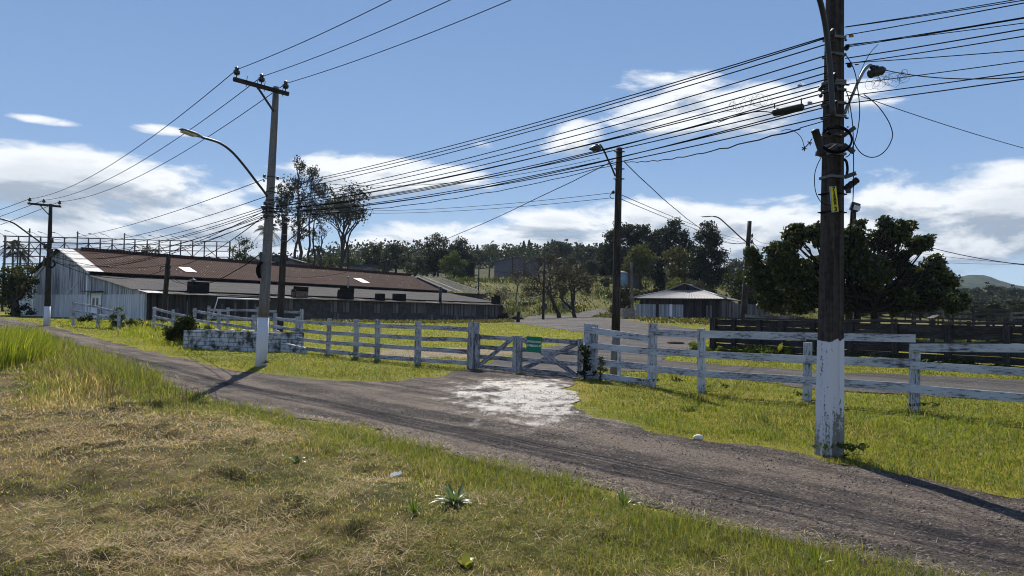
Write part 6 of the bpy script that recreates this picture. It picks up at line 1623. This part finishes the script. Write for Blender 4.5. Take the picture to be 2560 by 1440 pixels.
for k, p in enumerate(LP[1:] + [RP[1], RP[2], RP[3], RP[4], b1 + Vector((.1, -.12, 0)), b1 + Vector((-.12, -.1, 0)), b2 + Vector((.1, -.1, 0))]):
    bl = [((p.x + rnd.uniform(-.3, .5) * (.5 if k > 8 else 1), p.y - .15 + rnd.uniform(-.1, .1), p.z + rnd.uniform(.03, .10)), rnd.uniform(.06, .13) * (.6 if k > 8 else 1)) for j in range(5)]
    blob_tree('weed_tuft', 'low dark weed tuft at the foot of a white post', p, bl, .01, .04, 120, 22, .06, (.04, .06, .016), cat='weeds', group='weed tufts at the white posts', fork=.3, twig=1, lime=.1, hollow=.05)
# --- foreground plants
def strap_plant(name, label, px, py, n, L, w, col, sheen, up=(.3, 1.2)):
    b = gp(px, py); b.z = float(gz(b.x, b.y)) - .01; T = thing(name, b, label, 'plant'); 
    for k in range(n):
        a = k * 2.399 + rnd.uniform(-.2, .2); el = up[0] + (up[1] - up[0]) * (k / n) ** 1.2; l = L * rnd.uniform(.7, 1.1)
        d = Vector((math.cos(a) * math.cos(el), math.sin(a) * math.cos(el), math.sin(el))); sd_ = Vector((-math.sin(a), math.cos(a), 0)); V = []; m = 7
        for j in range(m + 1):
            q = j / m; p = b + d * l * q - Vector((0, 0, .55 * l * q * q * math.cos(el))); ww = w * math.sin(math.pi * (.22 + .78 * q) ** .8) ** .8 * (1 if j < m else .02)
            if p.z < b.z + .01: p.z = b.z + .01
            V += [p - sd_ * ww / 2 + Vector((0, 0, ww * .22)), p, p + sd_ * ww / 2 + Vector((0, 0, ww * .22))]
        F = np.array([[j * 3 + e, j * 3 + e + 1, j * 3 + e + 4, j * 3 + e + 3] for j in range(m) for e in (0, 1)])
        npmesh('leaf', np.array([tuple(v) for v in V]), F, M['strap'], T, np.tile(np.array(col) * rnd.uniform(.8, 1.2), (len(V), 1)), True)
    return T
strap_plant('rosette_plant', 'shiny strap leaved rosette plant in the foreground grass', 1135, 1268, 30, .30, .035, (.10, .14, .07), .2)
strap_plant('broad_weed', 'broad yellow green leaves of a lone weed beside the straw', 1166, 1415, 7, .13, .06, (.24, .24, .04), .2, (.5, 1.3))
strap_plant('blade_tuft', 'tuft of long green blades at the road edge', 1560, 1275, 26, .26, .016, (.10, .15, .03), .2, (.7, 1.45)); strap_plant('blade_tuft', 'tuft of wide green blades low in the dead grass before the rosette', 1035, 1308, 16, .24, .014, (.09, .14, .03), .2, (.9, 1.5))
strap_plant('broad_weed', 'dark green dock leaves in the grass by the dark clod', 742, 1165, 9, .15, .04, (.06, .10, .03), .2, (.6, 1.3)); strap_plant('blade_tuft', 'bright blade tuft at the bottom of the road verge', 2040, 1420, 24, .22, .016, (.14, .18, .03), .2, (.7, 1.5))
# ------------------------------------------------------------------ overhead wires
def wire(label, a, b, sag, r_=.009, group=None, n=26, wob_=0.0, name='overhead_cable', cat='cable'):
    a, b = Vector(a), Vector(b); pts = []
    for k in range(n + 1):
        q = k / n; p = a.lerp(b, q); p.z -= sag * 4 * q * (1 - q)
        if wob_: p.z += math.sin(q * 60 + a.x) * wob_ * .5 + rnd.uniform(-.4, .4) * wob_
        pts.append(p)
    c = MB(); c.tube(pts, r_, 5, False)
    return tag(c.build(name, M['cable'], None), label, cat, group)
hvn = ('outer end of the crossarm', 'middle insulator of the crossarm', 'crossarm end by the grey shaft')
for k in range(3):
    wire('power wire rising to the frame top from the ' + hvn[k], HV2[k], HV1[k], .28, .010)
    wire('power wire between both crossarms, tied to the ' + hvn[k], HV2[k], HV4[k], .75, .012)
    e = at(-420, (640, 660, 690)[k], 95); wire('power wire leaving the dark slim pole, ' + ('first', 'second', 'third')[k] + ' insulator', HV4[k], e, .6, .017)
GB = 'cables strung between the grey lamp pole and the number plate pole'
LB = 'black overhead cable in the bundle between the two white based poles'
prs = [(470, 85, .15), (472, 88, .20), (484, 104, .16), (500, 132, .2), (508, 158, .18), (512, 176, .22), (516, 192, .25), (519, 206, .18), (523, 226, .24), (526, 246, .2), (530, 262, .28), (533, 286, .24), (521, 215, .33), (528, 252, .36)]
for y2, y1, sg in prs:
    a = at(672 + (y2 % 3), y2, DP2 - .05); b = at(2088, y1, D1 + .05); wire(LB, a, b, sg, .0085, GB)
wire('wavy twisted cable from the number plate pole to the wooden lamp pole', at(2000, 320, D1 - .1), at(1562, 405, b3.y), .12, .010, wob_=.02)
wire('short tensioned end of the twisted cable on the number plate pole', at(2000, 320, D1 - .1), at(2070, 300, D1), .0, .006)
wire('wavy twisted cable from the wooden lamp pole toward the grey lamp pole', at(1556, 406, b3.y), at(680, 540, DP2), .30, .010, wob_=.02)
wire('loose thin cable sagging from the connector high on the grey pole', at(694, 445, DP2), at(1500, 395, b3.y - 3), .42, .006)
wire('long sagging twisted cable from the wooden lamp pole down to the barn roof', at(1533, 403, b3.y), bp(4.0, bt(760), 5.0), 1.35, .012, wob_=.02)
wire('steep twisted cable from the wooden lamp pole toward the pavilion', at(1560, 404, b3.y), t7 + Vector((-.2, -.2, -1.9)), 1.0, .014, wob_=.02)
for dz in (0, .14): wire('thin wire pair from the lamp pole insulator over to the barn side', at(1530, 482, b3.y) - Vector((0, 0, dz)), at(735, 520 + 30 * dz, 36), .3, .007, 'thin wire pair at the lamp pole insulator')
for dz in (0, .12): wire('thin wire pair from the lamp pole insulator to the pavilion pole', at(1546, 484, b3.y) - Vector((0, 0, dz)), at(1870, 600 + 60 * dz, 64), .25, .010, 'thin wire pair to the pavilion pole')
RB = 'cables fanning up past the number plate pole out of the frame'; RL = 'black cable running up from the number plate pole to the frame edge'
for y0, ye, r_ in ((67, -12, .005), (68, -7, .005), (88, 0, .006), (115, 36, .0055), (118, 38, .0055), (112, 50, .0045), (146, 65, .007), (160, 83, .006), (158, 118, .005), (211, 145, .005), (240, 172, .006), (259, 190, .0065)):
    a = at(2114, y0, D1 + .05); e = at(2560, ye, 6.3); d = (e - a); wire(RL, a, a + d * 2.4, .03, r_, RB)
wire('slack cable drooping from the old lamp head to the frame edge', at(2212, 175, D1 + .36), at(2600, 188, 6.2), .07, .006)
wire('thin service wire descending from the number plate pole to the frame edge', at(2118, 228, D1), at(2700, 405, 12), .06, .005)
wire('thick cable coming out of the big dark tree at the sky', at(2296, 610, 44), at(2700, 675, 30), .25, .022)
wire('faint wire crossing the cloud over the big tree', at(2240, 625, 60), at(2750, 668, 60), .3, .014)
wire('faint lower wire beside the far wood', at(2240, 650, 62), at(2750, 655, 66), .3, .014)
GF = 'cables fanning from the grey lamp pole to the dark slim pole'; LF = 'thin cable in the fan between the grey lamp pole and the gable pole'
for y2, y4, sg in ((445, 600, .35), (490, 612, .45), (515, 618, .5), (520, 622, .62), (527, 630, .55), (533, 634, .75), (538, 641, .6), (541, 648, .9), (545, 655, .7), (524, 652, .95)):
    wire(LF, at(668, y2, DP2 - .05), at(126, y4, b4.y - .1), sg, .011, GF)
wire('dark cable from the grey lamp pole to the square dark post', at(668, 534, DP2), f6(at(420, 664, 49).z), .5, .015); wire('twisted cable drooping from the grey pole to the square dark post', at(655, 632, DP2), f6(at(420, 684, 49).z) + Vector((.2, -.1, 0)), .9, .016, wob_=.02)
wire('drooping service cable from the dark slim pole to the square dark post', at(130, 650, b4.y), f6(at(420, 672, 49).z), .9, .02); wire('second service cable from the dark slim pole along the barn roof', at(130, 640, b4.y), f6(at(420, 660, 49).z), .5, .016)
wire('short service cable from the square dark post to the lean-to roof', f6(at(420, 690, 49).z), bp(4.5, 6.0, 4.0), .35, .018)
wire('thin wire between the two wooden lamp poles over the barn', t5 + Vector((0, -.1, -.9)), at(655, 610, DP2), .15, .008)
wire('curved cable from the pavilion pole toward the dark eucalypts', t7 + Vector((-.2, -.2, -2.1)), at(1735, 572, 60), .5, .02)
for dz in (0, .5): wire('thin wire from the pavilion pole into the big tree', t7 + Vector((.3, -.1, -1.6 - dz)), at(1950, 605 + 10 * dz, 50), .3, .014, 'thin wires from the pavilion pole to the big tree')
for k in range(4): wire('pale service wire in the set descending from the short dark pole', at(967, 630 + 3 * k, 148), at(1010 + 6 * k, 680, 140), .4, .03, 'service wires at the short dark pole')
wire('thin slack line from the barn corner to the thin lamp pole', bp(.0, BL, 2.6), at(1360, 738, 79), .4, .02)
wire('overhead line crossing the bare trees to the thin lamp pole', at(1196, 668, 112), at(1361, 679, 79), .5, .018); wire('overhead line from the thin lamp pole toward the lamp pole mid height', at(1361, 679, 79), at(1560, 690, 74), .4, .018)
# hanging splice box and loose wire tangles
sA, sB = at(1932, 282, D1 + .25), at(2009, 267, D1 - .05)
sp = thing('hanging_splice_box', sA, 'black ribbed splice cylinder hanging on the cables beside the number plate pole', 'splice box')
d = (sB - sA)
c = MB(); c.tube([sA, sA + d * .03, sA + d * .07, sA + d * .5, sA + d * .93, sA + d * .97, sB], [.025, .042, .046, .047, .046, .042, .025], 12); c.build('body', M['black_plastic'], sp)
for q in (.06, .93): c = MB(); c.tube([sA + d * q + Vector((0, 0, .04)), sA + d * q + Vector((0, 0, .11))], .008, 5); c.build('hanger', M['steel_dark'], sp)
c = MB(); c.tube([sA + d * .05 - Vector((0, 0, .035)), sA + d * .95 - Vector((0, 0, .035))], .014, 6); c.build('rib', M['black_plastic'], sp)
c = MB(); c.tube(curve3([sA, sA + Vector((-.12, .05, .03)), sA + Vector((-.35, .15, .02)), sA + Vector((-.6, .3, -.05))], 5), .006, 5); c.build('tail_cable', M['cable'], sp)
def tangle(label, pts, D, rad, n, seed):
    rr_ = random.Random(seed); T = thing('wire_tangle', at(*pts[0], D), label, 'wire tangle')
    for k in range(n):
        x, y = pts[k % len(pts)]; c0 = at(x + rr_.uniform(-14, 14), y + rr_.uniform(-8, 8), D + rr_.uniform(-.1, .1)); P = []
        R_ = rad * rr_.uniform(.5, 1.2); ph = rr_.random() * 6
        for j in range(14): a = ph + j * .62; P.append(c0 + Vector((math.cos(a) * R_ * rr_.uniform(.8, 1.3), rr_.uniform(-.05, .05), math.sin(a) * R_ * rr_.uniform(.7, 1.1))))
        c = MB(); c.tube(curve3(P, 3), .0016, 3, False); c.build('strand', M['cable'], T)
tangle('springy tangle of loose wire on the cables past the old lamp head', [(2200, 200), (2222, 196), (2245, 192), (2262, 188), (2190, 212)], D1 - .6, .07, 12, 1); tangle('faint tangle of loose wire on the cables before the bright cloud', [(1835, 262), (1860, 258), (1885, 256), (1905, 250)], D1 + .8, .08, 9, 2)
for lab, x, y, d_, mt in (('small orange tag hanging on a cable at the number plate pole', 2128, 90, D1, 'tag_orange'), ('small grey tag on a cable between lamp pole and number plate pole', 2000, 215, D1 + .3, 'galv'), ('small green grey tag on a cable above the splice cylinder', 2025, 258, D1, 'galv')):
    p = at(x, y, d_); T = thing('cable_tag', p, lab, 'tag'); c = MB(); c.box(p, (.03, .004, .006), (0, .003, 0), (-.003, 0, .016)); c.build('plate', M[mt], T); c = MB(); c.tube([p + Vector((-.02, 0, .018)), p + Vector((.01, .0, .03))], .003, 4); c.build('tie', M['cable'], T)

# ------------------------------------------------------------------ the air
c = MB(); c.box((0, 0, 70), (1950, 0, 0), (0, 1950, 0), (0, 0, 74))
def m_haze(nt, p, out):
    nt.nodes.remove(p); v = nt.nodes.new('ShaderNodeVolumePrincipled')
    v.inputs['Color'].default_value = (.60, .78, 1.0, 1); v.inputs['Density'].default_value = .00010; v.inputs['Anisotropy'].default_value = .2
    nt.links.new(v.outputs[0], out.inputs['Volume'])
tag(c.build('haze', mat('haze', m_haze), None), kind='stuff')
